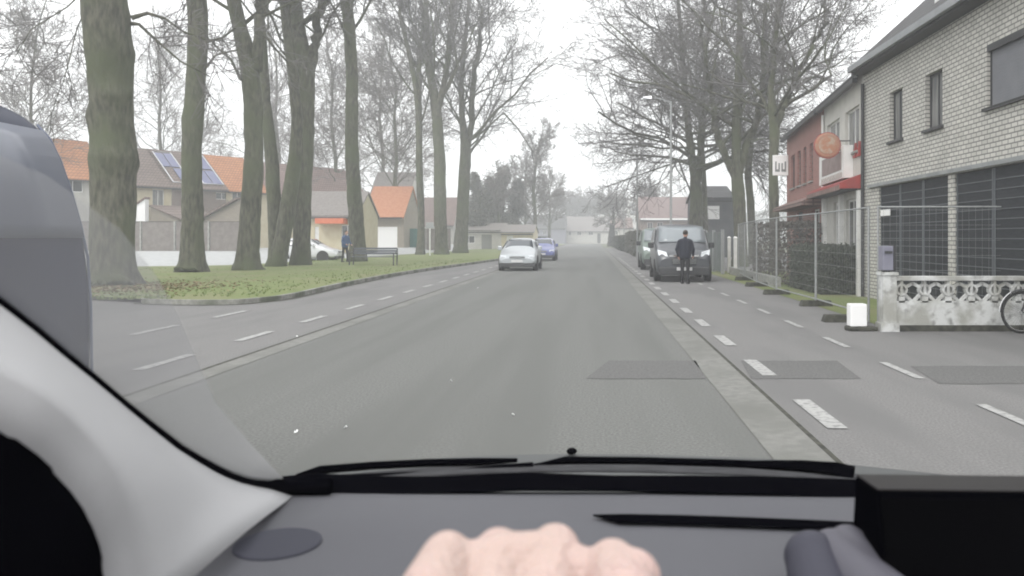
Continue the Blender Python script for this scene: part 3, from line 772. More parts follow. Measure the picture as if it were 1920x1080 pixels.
fhouse('house', 'pale pinkish house behind the road sign pole', 112, 757, 850, 421, 372, 9, M['render'], M['roofpink'], [(775,785,430,442),(800,810,430,442)])
fhouse('bungalow', 'low bungalow with white framed porch beyond the last trunks', 98, 866, 944, 432, 420, 7, M['render'], M['roofgrey'], [(868,890,442,456)], [(903,922,440,475,mat('porch_grey',(0.18,0.18,0.17),0.8))], z0=.1, fm=M['white'])
fhouse('bungalow', 'beige gabled bungalow just behind the silver car', 96, 940, 1000, 436, 423, 8, M['cream'], M['roofgrey'], [], [(950,962,442,470,M['whitep'])], z0=.05)
# dark fence and teal gate
fn = thing('board_fence', 'dark board fence behind the road sign pole', 'fence', (XZ(845,0,78)[0],78,.3))
L = XZ(845,0,78)[0]-XZ(752,0,78)[0]
for i in range(4): MB().box(-L*(i+1)/4+.04,-L*i/4,-.03,.03,0,2.1).build('panel', M['darkconc'], fn)
gt = thing('gate', 'teal sheet metal gate between the dark fence boards', 'gate', (XZ(786,0,77.5)[0],77.5,.3))
w_ = XZ(786,0,77.5)[0]-XZ(768,0,77.5)[0]
MB().box(-w_,0,-.03,.03,.05,2.1).build('leaf', M['teal'], gt)
MB().box(-w_-.06,-w_,-.05,.05,0,2.2).box(0,.06,-.05,.05,0,2.2).build('post', M['galv'], gt)
# far end of the road
fhouse('house', 'pale house with grey roof closing the far end of the road', 203, 1062, 1142, 433, 407, 10, M['render'], M['roofgrey'], [(1066,1071,434,441),(1082,1090,434,441),(1103,1112,434,441)], [(1120,1126,438,456,M['dark'])], z0=0, fm=M['white'])
fhouse('house', 'dim bluish house left of the one closing the road', 196, 985, 1060, 428, 404, 10, mat('bluegrey_wall',(0.20,0.20,0.24),0.8), M['slate'], [(1018,1024,432,440)], z0=0)
fhouse('house', 'red-brown roofed brick house with white gutter behind the lamp posts', 115, 1200, 1325, 411, 371, 10, M['brownbrick'], mat('red_brown_tile',(0.16,0.115,0.11),0.85,(0.21,0.155,0.145),5,0.5,20), [(1214,1224,417,432),(1232,1243,417,432)], z0=0, ov=.2)
h = [o for o in bpy.data.objects if o.name.startswith('house') and o.get('label','').startswith('red-brown')][0]
MB().box(-.42,-.34,-XZ(1325,0,115)[0],-XZ(1200,0,115)[0],XZ(0,411,115)[1]-.12,XZ(0,411,115)[1]+.12).build('white_gutter', M['white'], h)
fhouse('house', 'pinkish roofed house far along the right pavement', 175, 1146, 1186, 427, 409, 9, M['render'], M['roofpink'], [(1152,1158,432,440)], z0=0)
h, rf = fhouse('shop_building', 'dark grey building with square white panel behind the right trees', 62, 1312, 1376, 372, 352, 8, mat('dark_grey_wall',(0.075,0.078,0.085),0.8,(0.10,0.105,0.11),2), M['slate'], [], z0=0)
xa, xb = XZ(1327,0,61.9)[0], XZ(1349,0,61.9)[0]
MB().box(-.10,-.02,-xb,-xa,XZ(0,411,62)[1],XZ(0,386,62)[1]).build('panel', M['white'], h)
ap = thing('apartment_block', 'pale hazy apartment block on the skyline over the road end', 'apartment block', (2,300,0))
MB().box(0.6,17,0,14,0,16.2).build('wall', M['render'], ap)
for fz in range(5):
    for c in range(6): MB().box(1.4+c*2.6,3.0+c*2.6,-.06,-.01,1.2+fz*3,2.6+fz*3).build('window', M['darkw'], ap)
MB().box(5,9,4,9,16.2,18.4).build('lift_housing', M['render'], ap)
MB().box(0.3,17.3,-.3,14.3,16.2,16.5).build('roof', M['concrete'], ap)
# small building forms further along the left, closing gaps
fhouse('house', 'grey-pink house between the last trunks beyond the fence', 128, 800, 905, 418, 385, 10, M['render'], M['roofpink'], [(846,856,424,436)])
# ------------------------------------------------------------------ street furniture
def pole_lamp(label, px, Y, top, arm=1.2, side=-1, base=None):
    x = (px-1112)*Y/1500; h = XZ(0, top, Y)[1]
    t = thing('street_lamp', label, 'street lamp', (x,Y,0), 0, 'street lamps on the right pavement')
    MB().tube([(0,0,0),(0,0,1.2),(0,0,1.25),(0,0,h)], [.09,.09,.06,.045], 10).build('pole', M['galv'], t)
    MB().tube([(0,0,h-.05),(side*arm*.6,0,h+.12),(side*arm,0,h+.15)], .03, 6).build('arm', M['galv'], t)
    MB().hexa([(side*arm-.1,-.12,h+.10),(side*(arm+.5),-.12,h+.12),(side*(arm+.5),.12,h+.12),(side*arm-.1,.12,h+.10),(side*arm-.1,-.07,h+.24),(side*(arm+.5),-.05,h+.2),(side*(arm+.5),.05,h+.2),(side*arm-.1,.07,h+.24)]).build('lamp_head', M['alu'], t)
    return t
pole_lamp('street lamp rising just behind the dark van, tallest in view', 1258, 37, 190, .8)
pole_lamp('street lamp at the left edge of the right trees', 1195, 57, 285, 1.0)
pole_lamp('small distant street lamp over the far right pavement', 1170, 105, 346, .9)
sp = thing('sign_pole', 'thin white sign pole in the grass between the far left trunks', 'sign pole', (*G(806,480,.1)[:2],.1))
MB().tube([(0,0,0),(0,0,2.6)], .05, 8).build('pole', M['whitep'], sp)
MB().box(-.3,.3,-.07,-.05,2.15,2.6).build('plate', M['galv'], sp)
# bench
by = 40.0
bt = thing('bench', 'dark slatted park bench standing on the grass', 'bench', ((700-1112)*by/1500,by,.12), R(-4))
for s in (-1.12, 1.12):
    MB().bar((s,-.28,0),(s,-.28,.62),.05,.05).build('leg', M['dark'], bt)
    MB().bar((s,.25,0),(s,.33,.86),.05,.05).build('leg', M['dark'], bt)
    MB().bar((s,-.3,.62),(s,.3,.66),.06,.04).build('armrest', M['dark'], bt)
m = MB()
for q in range(4): m.box(-1.1,1.1,-.26+q*.13,-.16+q*.13,.42,.455)
m.build('seat', mat('bench_slat',(0.10,0.11,0.13),0.6), bt)
m = MB()
for q in range(3): m.hexa([(-1.1,.26+q*.015,.56+q*.12),(1.1,.26+q*.015,.56+q*.12),(1.1,.29+q*.015,.56+q*.12),(-1.1,.29+q*.015,.56+q*.12),(-1.1,.27+q*.015,.65+q*.12),(1.1,.27+q*.015,.65+q*.12),(1.1,.30+q*.015,.65+q*.12),(-1.1,.30+q*.015,.65+q*.12)])
m.build('backrest', M['bench_slat'] if 'bench_slat' in M else _m['bench_slat'], bt)
# bits of litter on the carriageway
lit = [(555,813,'white scrap of paper on the road nearest the dashboard'),(648,804,'flat pale scrap right of the nearest paper scrap'),(962,780,'thin pale scrap in the middle of the lane'),(557,632,'white crumpled scrap beside the left gutter line'),(896,541,'small white scrap left of the silver car'),(846,716,'faint grey scrap in the left half of the lane')]
rnd = random.Random(4)
for px, py, lab in lit:
    p = G(px, py); s = .011; m = MB()
    m.grid([[(p.x-s+s*i*rnd.uniform(.8,1.1), p.y-s*1.2+s*1.2*j, .006+rnd.uniform(0,.025)) for i in range(3)] for j in range(3)])
    tag(m.build('paper_scrap', M['white'], fix=False, solid=.002), lab, 'litter', 'paper scraps on the road')

# ------------------------------------------------------------------ trees
def branch(mbs, rd, p, d, L, r, lev, maxlev, cfg):
    n = 5 if lev <= 2 else 3
    pts = [p.copy()]; rr = [r]; d = d.normalized()
    wob = cfg.get('wob', .2); up = cfg.get('up', .07)
    for i in range(n):
        d = (d + Vector((rd.gauss(0,wob), rd.gauss(0,wob), rd.gauss(0,wob*.7)+up*(1 if lev < 3 else .3)))).normalized()
        p = p + d*(L/n); pts.append(p.copy()); rr.append(max(cfg['rmin'], r*(1-.62*(i+1)/n)))
    mbs[0 if lev <= 1 else 1].tube(pts, rr, 6 if lev <= 1 else (4 if lev == 2 else 3), cap=False)
    if lev >= maxlev: return
    k = cfg['kids'][lev]
    for c in range(k):
        t = .18 + .80*(c+rd.random())/k
        f = t*n; i = min(int(f), n-1); q = pts[i].lerp(pts[i+1], f-i)
        dd = (pts[i+1]-pts[i]).normalized()
        a = rd.uniform(0, 2*math.pi); o = dd.orthogonal().normalized(); o.rotate(Matrix.Rotation(a, 3, dd))
        sp = rd.uniform(.55, 1.0)
        branch(mbs, rd, q, dd*math.cos(sp)+o*math.sin(sp), L*rd.uniform(.38,.62)*(1.1-.4*t), max(cfg['rmin'], rr[i]*.55), lev+1, maxlev, cfg)
def tree(label, Y, stems, seed, group=None, zc=7.0, lr=.30, limbs=14, L=6.5, kids=(0,6,6,4), rmin=.012, maxlev=4, up=.07, spread=(.6,1.05), flare=1.35, custom=(), twig='twig', name='bare_tree', z0=.1, sides=12, az=None, cat='tree', bumps=()):
    rd = random.Random(seed)
    x0, _ = XZ(stems[0][0][0], 0, Y)
    t = thing(name, label, cat, (x0,Y,z0), 0, group)
    off = Vector((x0,Y,z0))
    tr, cr = MB(), MB(); mbs = (tr, cr)
    cfg = dict(rmin=rmin, kids=kids, up=up)
    sts = []
    for si, st in enumerate(stems):
        pts = []; rad = []
        dense = []
        for i in range(len(st)-1):
            m = 6
            for q in range(m):
                f = q/m; dense.append(tuple(st[i][c]*(1-f)+st[i+1][c]*f for c in range(3)))
        dense.append(st[-1])
        for i, (px, py, wd) in enumerate(dense):
            v = P(px, py, Y); r = wd*.45*Y/1500
            if si == 0:
                hh = max(0, v.z-z0); r *= 1+(flare-1)*math.exp(-hh/.35)
            v.y += (mnoise.noise(Vector((seed*3.1, v.z*.15, si)))*.8 if i else 0) if si == 0 else mnoise.noise(Vector((seed*3.1, v.z*.15, 0)))*.8 + (i/len(dense))*rd.choice((-1,1))*0.6
            pts.append(v-off); rad.append(r)
        if si == 0: pts[0].z = -.15
        n0 = len(tr.v); sd_ = sides
        tr.tube(pts, rad, sd_)
        for k in range(n0, len(tr.v)):       # bark lumps
            v = Vector(tr.v[k]); i = min((k-n0)//sd_, len(pts)-1); c = pts[i]; dv = v-c
            nn = mnoise.noise(v*1.3+Vector((seed,0,0)))*.10+mnoise.noise(v*3.5)*.05
            fl = 0
            if si == 0 and v.z < .8:
                an = math.atan2(dv.y, dv.x); fl = .22*max(0,.8-v.z)*math.sin(an*5+seed)
            bb = 0
            for (bz, ba, br_) in bumps:
                an = math.atan2(dv.y, dv.x); bb += br_*math.exp(-((v.z-bz)/.22)**2)*max(0, math.cos(an-ba))**2
            tr.v[k] = tuple(c+dv*(1+nn+fl+bb))
        sts.append((pts, rad))
    for pl in custom:                        # limbs seen in the photo: [(px,py,width), ...]
        pts = [P(a,b,Y)+Vector((0,rd.uniform(-.3,.3),0))-off for a,b,_ in pl]; rr = [c*.33*Y/1500 for _,_,c in pl]
        tr.tube(pts, rr, 6, cap=False)
        for q in range(len(pl)*3):
            f = rd.uniform(.3,.98)*(len(pts)-1); i = int(f); c = pts[i].lerp(pts[i+1], f-i); dd = (pts[i+1]-pts[i]).normalized()
            o = dd.orthogonal().normalized(); o.rotate(Matrix.Rotation(rd.uniform(0,6.28), 3, dd))
            branch(mbs, rd, c, dd*.7+o*.7, rd.uniform(.8,2.0), max(rmin, rr[i]*.4), 3, 4, cfg)
    for pts, rad in sts:
        tops = [i for i in range(len(pts)) if pts[i].z > zc-z0]
        if not tops: continue
        nl = max(3, int(limbs/len(sts)+.5)) if len(sts) > 1 else limbs
        for k in range(nl):
            f = (k+rd.random()*.9)/nl; i = tops[min(int(f*len(tops)), len(tops)-1)]
            a = (k*2.4+rd.uniform(-.5,.5)+seed) if az is None else az+rd.gauss(0,.7)
            th = rd.uniform(*spread)*(1.1-.45*f)
            d = Vector((math.cos(a)*math.sin(th), math.sin(a)*math.sin(th), math.cos(th)))
            branch(mbs, rd, pts[i], d, L*rd.uniform(.7,1.15)*(1.05-.35*f), max(rad[i]*lr,.045), 1, maxlev, cfg)
        # leader
        branch(mbs, rd, pts[-1], (pts[-1]-pts[-2]).normalized(), L*.8, rad[-1], 1, maxlev, cfg)
    tr.build('trunk', M['bark'], t, smooth=True, fix=False)
    cr.build('crown', M[twig], t, fix=False)
    return t
GT = 'bare trees along the left grass verge'
tree('thickest tree, a knotty mossy trunk nearest on the left beside the passing van', 23.2,
     [[(208,548,88),(207,500,84),(205,420,84),(204,340,86),(206,290,90),(204,220,82),(206,160,84),(209,100,90),(208,0,86),(206,-150,74),(200,-330,56)]], 11, GT, zc=9.5, limbs=11, L=6.5, flare=1.25, sides=28,
     custom=[[(248,34,14),(275,24,10),(300,30,8),(345,60,6),(400,78,4)],[(246,44,13),(270,50,9),(305,82,7),(345,118,5),(385,140,3)],[(170,-30,6),(120,10,4),(70,60,3),(40,110,2)],[(170,-10,5),(135,50,4),(140,120,3),(128,160,2)]],
     bumps=((5.5,-.9,.16),(3.7,-1.6,.12),(3.6,0,.10),(4.9,-2.6,.08)), kids=(0,6,6,4))
tree('straight second trunk with a small knot halfway up, right of the thickest tree', 31.7,
     [[(355,520,54),(358,480,46),(361,420,42),(363,340,40),(364,240,39),(364,130,39),(364,0,40),(362,-150,34),(358,-330,24)]], 12, GT, zc=10.5, limbs=12, L=6.5, flare=1.3,
     custom=[[(383,80,9),(415,70,7),(440,50,5)],[(384,130,8),(410,105,6),(450,95,4)]], bumps=((6.0,3.1,.35),(6.6,-1.2,.15)), sides=20)
tree('mossy leaning third tree whose trunk forks near the top of the view', 34,
     [[(466,514,50),(468,470,44),(472,400,41),(476,330,39),(476,270,36),(473,210,37),(468,160,38),(462,110,37),(447,50,30),(436,0,28),(425,-120,22),(410,-260,16)],
      [(476,130,26),(486,70,20),(487,0,18),(490,-120,16),(500,-260,12)]], 13, GT, zc=10.3, limbs=14, L=6.5, flare=1.25, sides=18,
     custom=[[(452,150,9),(430,110,7),(408,90,5),(380,60,4)],[(494,60,9),(515,90,7),(540,120,6)]])
tree('slim leaning trunk partly hidden behind the mossy forked tree', 38.8,
     [[(514,505,34),(516,440,30),(515,380,28),(511,310,27),(503,250,24),(495,190,20),(488,120,18),(480,0,16),(470,-150,12)]], 14, GT, zc=11, limbs=8, L=5, flare=1.2)
tree('trunk leaning right that crosses behind the forked double trunk', 38.5,
     [[(520,506,38),(533,450,34),(541,400,32),(549,340,30),(556,280,27),(560,220,23),(556,150,22),(545,80,20),(530,0,18),(515,-150,14)]], 15, GT, zc=10.5, limbs=10, L=5, flare=1.2,
     custom=[[(556,130,8),(530,95,6),(500,60,5)]])
tree('grey double-stemmed trunk dividing in a narrow fork above the leaning one', 40.5,
     [[(566,498,42),(570,450,36),(573,400,34),(574,330,34),(573,260,38),(573,200,40),(573,140,40),(565,95,34),(555,50,30),(548,0,28),(540,-120,22),(530,-250,16)],
      [(578,140,26),(590,80,18),(594,30,17),(597,-60,15),(603,-200,12)]], 16, GT, zc=11.5, limbs=12, L=6, flare=1.15,
     custom=[[(590,90,9),(606,62,8),(622,30,7),(642,5,6)]])
tree('single slender trunk standing behind the bench', 46,
     [[(669,492,38),(668,440,32),(666,380,31),(664,320,29),(661,260,28),(658,190,26),(655,120,25),(651,50,25),(649,0,24),(645,-120,18),(640,-250,12)]], 17, GT, zc=12.5, limbs=12, L=6.5, flare=1.15)
tree('thin straight trunk left of the sign pole', 66,
     [[(787,483,18),(787,420,15),(786,340,15),(785,260,14),(784,200,14),(778,150,12),(765,90,9),(750,30,7)],[(785,190,10),(788,110,9),(792,20,7)]], 18, GT, zc=10.5, limbs=14, L=7, rmin=.017, flare=1.2, up=.10, spread=(.5,1.0))
tree('trunk with a broad fan of upright boughs right of the sign pole', 66,
     [[(827,484,30),(828,430,26),(826,370,26),(824,300,24),(821,240,22),(818,200,22),(806,140,16),(800,70,12),(798,-30,9)],[(820,210,16),(834,150,13),(840,80,11),(852,0,8)]], 19, GT, zc=12, limbs=20, L=8.5, rmin=.017, flare=1.2, up=.13, spread=(.45,.95))
tree('last tree before the bungalows, forked low with boughs arching over the road', 73,
     [[(862,478,30),(866,420,27),(869,360,25),(872,300,24),(872,270,22),(866,220,13),(866,160,11),(870,90,9),(880,0,7)],[(874,280,15),(884,230,13),(886,170,12),(896,100,10),(905,20,7)]], 20, GT, zc=8.5, limbs=24, L=10, rmin=.018, flare=1.2, up=.10, spread=(.55,1.05), kids=(0,7,6,4),
     custom=[[(884,262,9),(905,248,7),(925,230,5),(945,212,4)],[(945,212,5),(970,240,4),(1000,285,3)]])
GR = 'bare trees on the right pavement'
tree('twin-stemmed tree behind the dark van, leftmost of the right-hand trees', 52,
     [[(1303,500,30),(1304,430,28),(1305,370,26),(1303,330,21),(1296,290,17),(1290,230,14),(1284,160,12),(1278,90,10),(1270,0,7)],[(1306,340,20),(1313,290,14),(1318,230,12),(1322,150,10),(1326,60,7)]], 31, GR, zc=5.6, limbs=32, L=8.2, rmin=.012, up=.0, lr=.42, spread=(.85,1.5), kids=(0,9,7,5), z0=0,
     custom=[[(1290,250,8),(1268,228,6),(1240,190,5),(1205,168,4),(1165,160,3),(1135,138,2)],[(1285,170,8),(1255,90,6),(1220,50,5),(1170,20,3)],[(1300,300,7),(1275,268,5),(1240,252,4),(1205,262,3),(1180,285,2)]])
tree('stout tree dividing into many boughs beside the white panel', 42,
     [[(1386,520,30),(1386,450,27),(1384,390,26),(1381,340,26),(1380,290,21),(1382,230,20),(1384,160,17),(1386,90,14),(1388,0,11)],[(1380,340,17),(1358,290,15),(1342,240,14),(1335,180,12),(1322,120,9),(1312,40,7)],[(1384,330,16),(1400,270,14),(1420,225,14),(1432,170,12),(1432,90,10),(1430,0,8)]], 32, GR, zc=6.3, limbs=20, L=7.6, rmin=.009, up=.05, lr=.45, spread=(.7,1.3), kids=(0,7,6,5), z0=0)
tree('slimmer tree tight behind the stout one, right of the white panel', 46,
     [[(1412,510,19),(1410,440,17),(1408,380,16),(1404,330,15),(1408,270,14),(1424,210,12),(1440,140,10),(1450,60,8)]], 33, GR, zc=8, limbs=9, L=6.5, rmin=.009, up=.06, spread=(.6,1.1), z0=0)
tree('tree nearest the red brick house with boughs spreading over its roof', 37,
     [[(1449,520,24),(1449,440,22),(1448,380,21),(1448,330,20),(1449,290,20),(1452,250,22),(1450,215,20),(1446,170,13),(1452,100,11),(1458,20,9)],[(1454,240,16),(1474,190,12),(1495,140,10),(1520,90,8),(1550,40,6)],[(1455,215,12),(1482,190,9),(1520,170,7),(1560,140,5)]], 34, GR, zc=6.4, limbs=18, L=7, rmin=.009, up=.05, lr=.45, spread=(.7,1.25), kids=(0,7,6,5), z0=0)
tree('slim tree whose low dense twigs hang over the vans, between the lamp posts', 58,
     [[(1322,490,15),(1322,430,13),(1321,370,12),(1318,310,10),(1312,240,8),(1306,170,6)]], 35, GR, zc=6.8, limbs=26, L=7.0, rmin=.012, up=.03, lr=.5, spread=(.9,1.5), kids=(0,8,6,5), z0=0)
# bare trees further back
GB = 'distant bare trees behind the houses'
for i, (px, Y, hpx, lab) in enumerate([(60,62,60,'pale bare tree high over the passing van roof'),(300,88,90,'faint bare tree above the solar roof'),(520,92,70,'faint bare tree seen between the leaning trunks'),(625,85,110,'bare tree above the pink-red roof'),(715,105,60,'bare tree above the olive-grey roof'),(740,80,150,'twiggy tree left of the thin straight trunk')]):
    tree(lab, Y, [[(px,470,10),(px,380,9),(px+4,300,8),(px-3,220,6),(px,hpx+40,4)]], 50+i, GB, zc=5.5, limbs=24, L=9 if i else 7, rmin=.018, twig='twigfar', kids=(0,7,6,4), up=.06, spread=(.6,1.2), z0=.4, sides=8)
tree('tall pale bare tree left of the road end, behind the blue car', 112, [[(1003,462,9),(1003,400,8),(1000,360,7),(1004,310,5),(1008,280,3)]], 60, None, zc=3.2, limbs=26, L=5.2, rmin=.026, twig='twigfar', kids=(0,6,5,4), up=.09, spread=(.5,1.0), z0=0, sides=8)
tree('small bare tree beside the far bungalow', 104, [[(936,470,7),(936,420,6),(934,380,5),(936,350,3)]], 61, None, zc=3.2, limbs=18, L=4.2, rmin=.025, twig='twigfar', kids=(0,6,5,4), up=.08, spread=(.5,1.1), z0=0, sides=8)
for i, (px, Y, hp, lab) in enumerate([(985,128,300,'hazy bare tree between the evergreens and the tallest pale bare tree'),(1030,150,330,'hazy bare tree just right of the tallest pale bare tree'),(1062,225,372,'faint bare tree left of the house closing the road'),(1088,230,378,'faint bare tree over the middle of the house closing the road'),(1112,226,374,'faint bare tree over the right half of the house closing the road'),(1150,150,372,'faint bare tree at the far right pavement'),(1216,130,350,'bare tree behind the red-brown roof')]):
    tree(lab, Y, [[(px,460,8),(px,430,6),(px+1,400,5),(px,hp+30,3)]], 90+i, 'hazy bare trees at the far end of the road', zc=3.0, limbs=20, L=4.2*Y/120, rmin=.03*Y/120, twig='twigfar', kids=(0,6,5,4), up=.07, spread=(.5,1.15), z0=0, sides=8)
def evergreen(label, px, Y, top, wpx, seed, m='ivy', n=7500, z0=0.1, lump=5):
    rd = random.Random(seed); x = (px-1112)*Y/1500; h = XZ(0,top,Y)[1]; wr = wpx/2*Y/1500
    t = thing('evergreen_tree', label, 'tree', (x,Y,z0), 0, 'dark evergreens beyond the left trunks')
    MB().tube([(0,0,0),(0.1,0,h*.5),(0,0,h*.9)], [.25,.16,.05], 8).build('trunk', M['bark'], t)
    mb = MB(); blobs = []
    for k in range(lump):
        z = h*(.18+.72*(k+.5)/lump); a = rd.uniform(0,6.28); q = wr*rd.uniform(.15,.6)*(1-.35*z/h)
        blobs.append((Vector((math.cos(a)*q, math.sin(a)*q, z)), wr*rd.uniform(.5,.85)*(1.15-.5*z/h), h*.5/lump*rd.uniform(1.2,1.9)))
    for i in range(n):
        c, r, rz_ = rd.choice(blobs); v = Vector((rd.gauss(0,1),rd.gauss(0,1),rd.gauss(0,1))).normalized()*(rd.random()**.45)
        p = c+Vector((v.x*r, v.y*r, v.z*rz_))
        q = Vector((rd.gauss(0,1),rd.gauss(0,1),rd.gauss(0,1))).normalized(); u = q.orthogonal().normalized(); w_ = q.cross(u); s = rd.uniform(.09,.2)
        mb.quad(p-u*s, p-w_*s*.5, p+u*s, p+w_*s*.5)
    mb.build('crown', M[m], t, fix=False)
for i, (px, Y, top, wd, lab) in enumerate([(893,105,318,62,'dark evergreen left of the group, directly right of the last trunk'),(915,108,330,58,'low dark evergreen in the middle of the group'),(942,110,304,56,'tallest dark evergreen behind the bungalow'),(965,114,330,50,'evergreen at the right end of the group behind the silver car'),(900,100,360,64,'wide evergreen low in front of the group')]):
    evergreen(lab, px, Y, top, wd, 70+i)
# far side of the right pavement
leafbox('conical_shrub', 'dark narrow conical shrub at the far right roadside', 2.6, 4.0, 139, 141, 3.9, M['beech'], 2600, .14, 5, 'shrub', taper=.75)
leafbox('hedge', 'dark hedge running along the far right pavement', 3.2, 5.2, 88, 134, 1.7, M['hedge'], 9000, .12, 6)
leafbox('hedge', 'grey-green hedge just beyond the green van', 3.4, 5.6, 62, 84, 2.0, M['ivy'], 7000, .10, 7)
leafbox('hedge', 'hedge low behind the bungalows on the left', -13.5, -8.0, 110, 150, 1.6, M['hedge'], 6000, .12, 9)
# hazy treeline closing the view
rd = random.Random(9); mb = MB()
for i in range(26000):
    x = rd.uniform(-260, 260); base = 12+3.5*mnoise.noise(Vector((x*.03,0,0)))+2.5*mnoise.noise(Vector((x*.12,3,0)))
    z = base*(rd.random()**.6); y = 330+rd.gauss(0,6)
    q = Vector((rd.gauss(0,1),rd.gauss(0,1),rd.gauss(0,1))).normalized(); u = q.orthogonal().normalized(); w_ = q.cross(u); s = rd.uniform(.5,1.1); p = Vector((x,y,z))
    mb.quad(p-u*s, p-w_*s*.6, p+u*s, p+w_*s*.6)
tag(mb.build('treeline', mat('treeline_leaf',(0.09,0.10,0.085),0.95,(0.13,0.135,0.12),.3), fix=False), kind='stuff')
# ------------------------------------------------------------------ vehicles; local -y is the front, origin on the ground under the front bumper
def section(st):
    y, zl, zb, zt, wl, wb, wt = st
    h = [(wl*.80,zl),(wl,zl+.10),(wb+.015,zl+(zb-zl)*.55),(wb,zb),(wt+(wb-wt)*.25,zb+(zt-zb)*.72),(wt*.86,zt-.012),(wt*.4,zt+.012)]
    return [Vector((x,y,z)) for x, z in h] + [Vector((-x,y,z)) for x, z in h[::-1]]
def wheel(parent, x, y, r, w, s):
    t = MB().lathe([(r*.62,-w/2),(r*.93,-w/2),(r,-w*.3),(r,w*.3),(r*.93,w/2),(r*.62,w/2)], (x,y,r), 'x', 24).build('wheel', M['rubber'], parent, smooth=False)
    xo = x+s*w*.42
    m = MB().lathe([(r*.60,-.012),(r*.60,.012)], (xo,y,r), 'x', 20)
    for k in range(5):
        a = 2*math.pi*k/5; m.bar((xo+s*.018,y,r),(xo+s*.018,y+math.cos(a)*r*.55,r+math.sin(a)*r*.55),.03,.05)
    m.build('rim', M['hub'], t)
def vehicle(name, label, cat, loc, rz, sts, paint, ws, sides, wheels, r, lights, grille, plate, mirrors, bumper=None, ws_mat=None, rear=None, group=None):
    v = thing(name, label, cat, loc, rz, group)
    mb = MB(); rows = [section(s) for s in sts]; rows = [r_+[r_[0]] for r_ in rows]; mb.grid(rows)
    mb.poly(rows[0][:-1]); mb.poly(rows[-1][:-1][::-1])
    mb.build('body', paint, v, smooth=True, subd=2)
    def pane(nm, q, m):  # q: 4 corners, slightly domed
        a, b, c, d = [Vector(p) for p in q]; g = []
        nrm = (b-a).cross(d-a).normalized()
        for i in range(6):
            row = []
            for j in range(6):
                s_, t_ = i/5, j/5; p = a.lerp(b,s_).lerp(d.lerp(c,s_), t_)
                row.append(p+nrm*.02*math.sin(math.pi*s_)*math.sin(math.pi*t_))
            g.append(row)
        return MB().grid(g).build(nm, m, v, smooth=True, fix=False, solid=.01, off=0)
    (wbx, wby, wbz), (wtx, wty, wtz) = ws
    pane('windscreen', [(-wbx,wby,wbz),(wbx,wby,wbz),(wtx,wty,wtz),(-wtx,wty,wtz)], ws_mat or M['cglass'])
    for s in (-1, 1):
        for (ya, yb, yc, yd, z0, z1, xb_, xt_) in sides:
            q = [(s*xb_,ya,z0),(s*xb_,yb,z0),(s*xt_,yc,z1),(s*xt_,yd,z1)]
            pane('side_window', q, M['cglass'])
        for (yy, ) in wheels:
            wheel(v, s*(sts[3][5]-.10), yy, r, .20, s)
            MB().lathe([(r+.07,-.05),(r+.07,.05)], (s*(sts[3][5]-.02),yy,r+.02), 'x', 24).build('wheel_arch', M['rubber'], v)
        MB().hexa([tuple(Vector((s*a,b,c))) for a,b,c in lights]).build('headlight', M['lamp'], v, bevel=.015)
        mx, my, mz = mirrors
        MB().box(s*mx-.10, s*mx+.10, my-.04, my+.07, mz-.10, mz+.10).build('mirror', paint if mirrors[0] < 1 else M['dark'], v, bevel=.03)
    gl = MB().box(*grille).build('grille', M['dark'], v, bevel=.02)
    m = MB()
    for k in range(4):
        zz = grille[4]+(grille[5]-grille[4])*(k+.5)/4; m.box(grille[0]+.02,grille[1]-.02,grille[2]-.012,grille[2]-.004,zz-.008,zz+.008)
    m.build('grille_bar', M['galv'], gl)
    if bumper: MB().box(*bumper).build('bumper', M['dark'], v, bevel=.04)
    MB().box(-.26,.26,plate[0]-.02,plate[0],plate[1],plate[1]+.11).build('number_plate', M['plate'], v)
    return v
def carst(W=.86, H=1.49):
    k = H/1.49
    return [(0,.30,.48,.58,W*.80,W*.84,W*.62),(.12,.20,.60,.72,W*.95,W*.97,W*.80),(.6,.19,.74,.86,W*.99,W,W*.88),(1.05,.19,.88*k,.99*k,W,W,W*.86),(1.75,.19,.94*k,1.42*k,W,W,W*.68),(2.35,.19,.95*k,1.49*k,W,W,W*.70),(3.2,.19,.96*k,1.47*k,W,W,W*.68),(3.85,.22,.95*k,1.30*k,W*.98,W*.97,W*.66),(4.1,.33,.85*k,.95*k,W*.9,W*.92,W*.7)]
car_ws = ((.66,1.10,1.02),(.54,1.70,1.42))
car_sides = [(1.45,2.35,2.30,1.95,1.0,1.36,.835,.675),(2.42,3.35,3.15,2.37,1.0,1.36,.835,.675)]
car_l = [(.50,.02,.56),(.76,.13,.58),(.74,.22,.58),(.48,.10,.56),(.50,.06,.70),(.78,.20,.73),(.76,.30,.73),(.48,.16,.70)]
def small_car(label, X, Y, rz, paint, H=1.49, name='car', group=None):
    return vehicle(name, label, 'car', (X,Y,0), rz, carst(.86,H), paint, car_ws, car_sides, [(.85,),(3.3,)], .31, car_l, (-.34,.34,-.02,.06,.58,.67), (-.03,.40), (.93,1.40,1.02), (-.78,.78,-.015,.16,.19,.38))
small_car('silver hatchback driving towards the camera in the opposite lane', -3.42, 36.0, 0, M['silver'], 1.50)
small_car('blue car following behind the silver hatchback', -3.35, 52.0, 0, M['blue'], 1.50)
small_car('white car parked side-on behind the leaning tree trunks', -15.9, 50.4, R(90), M['whitev'], 1.50)
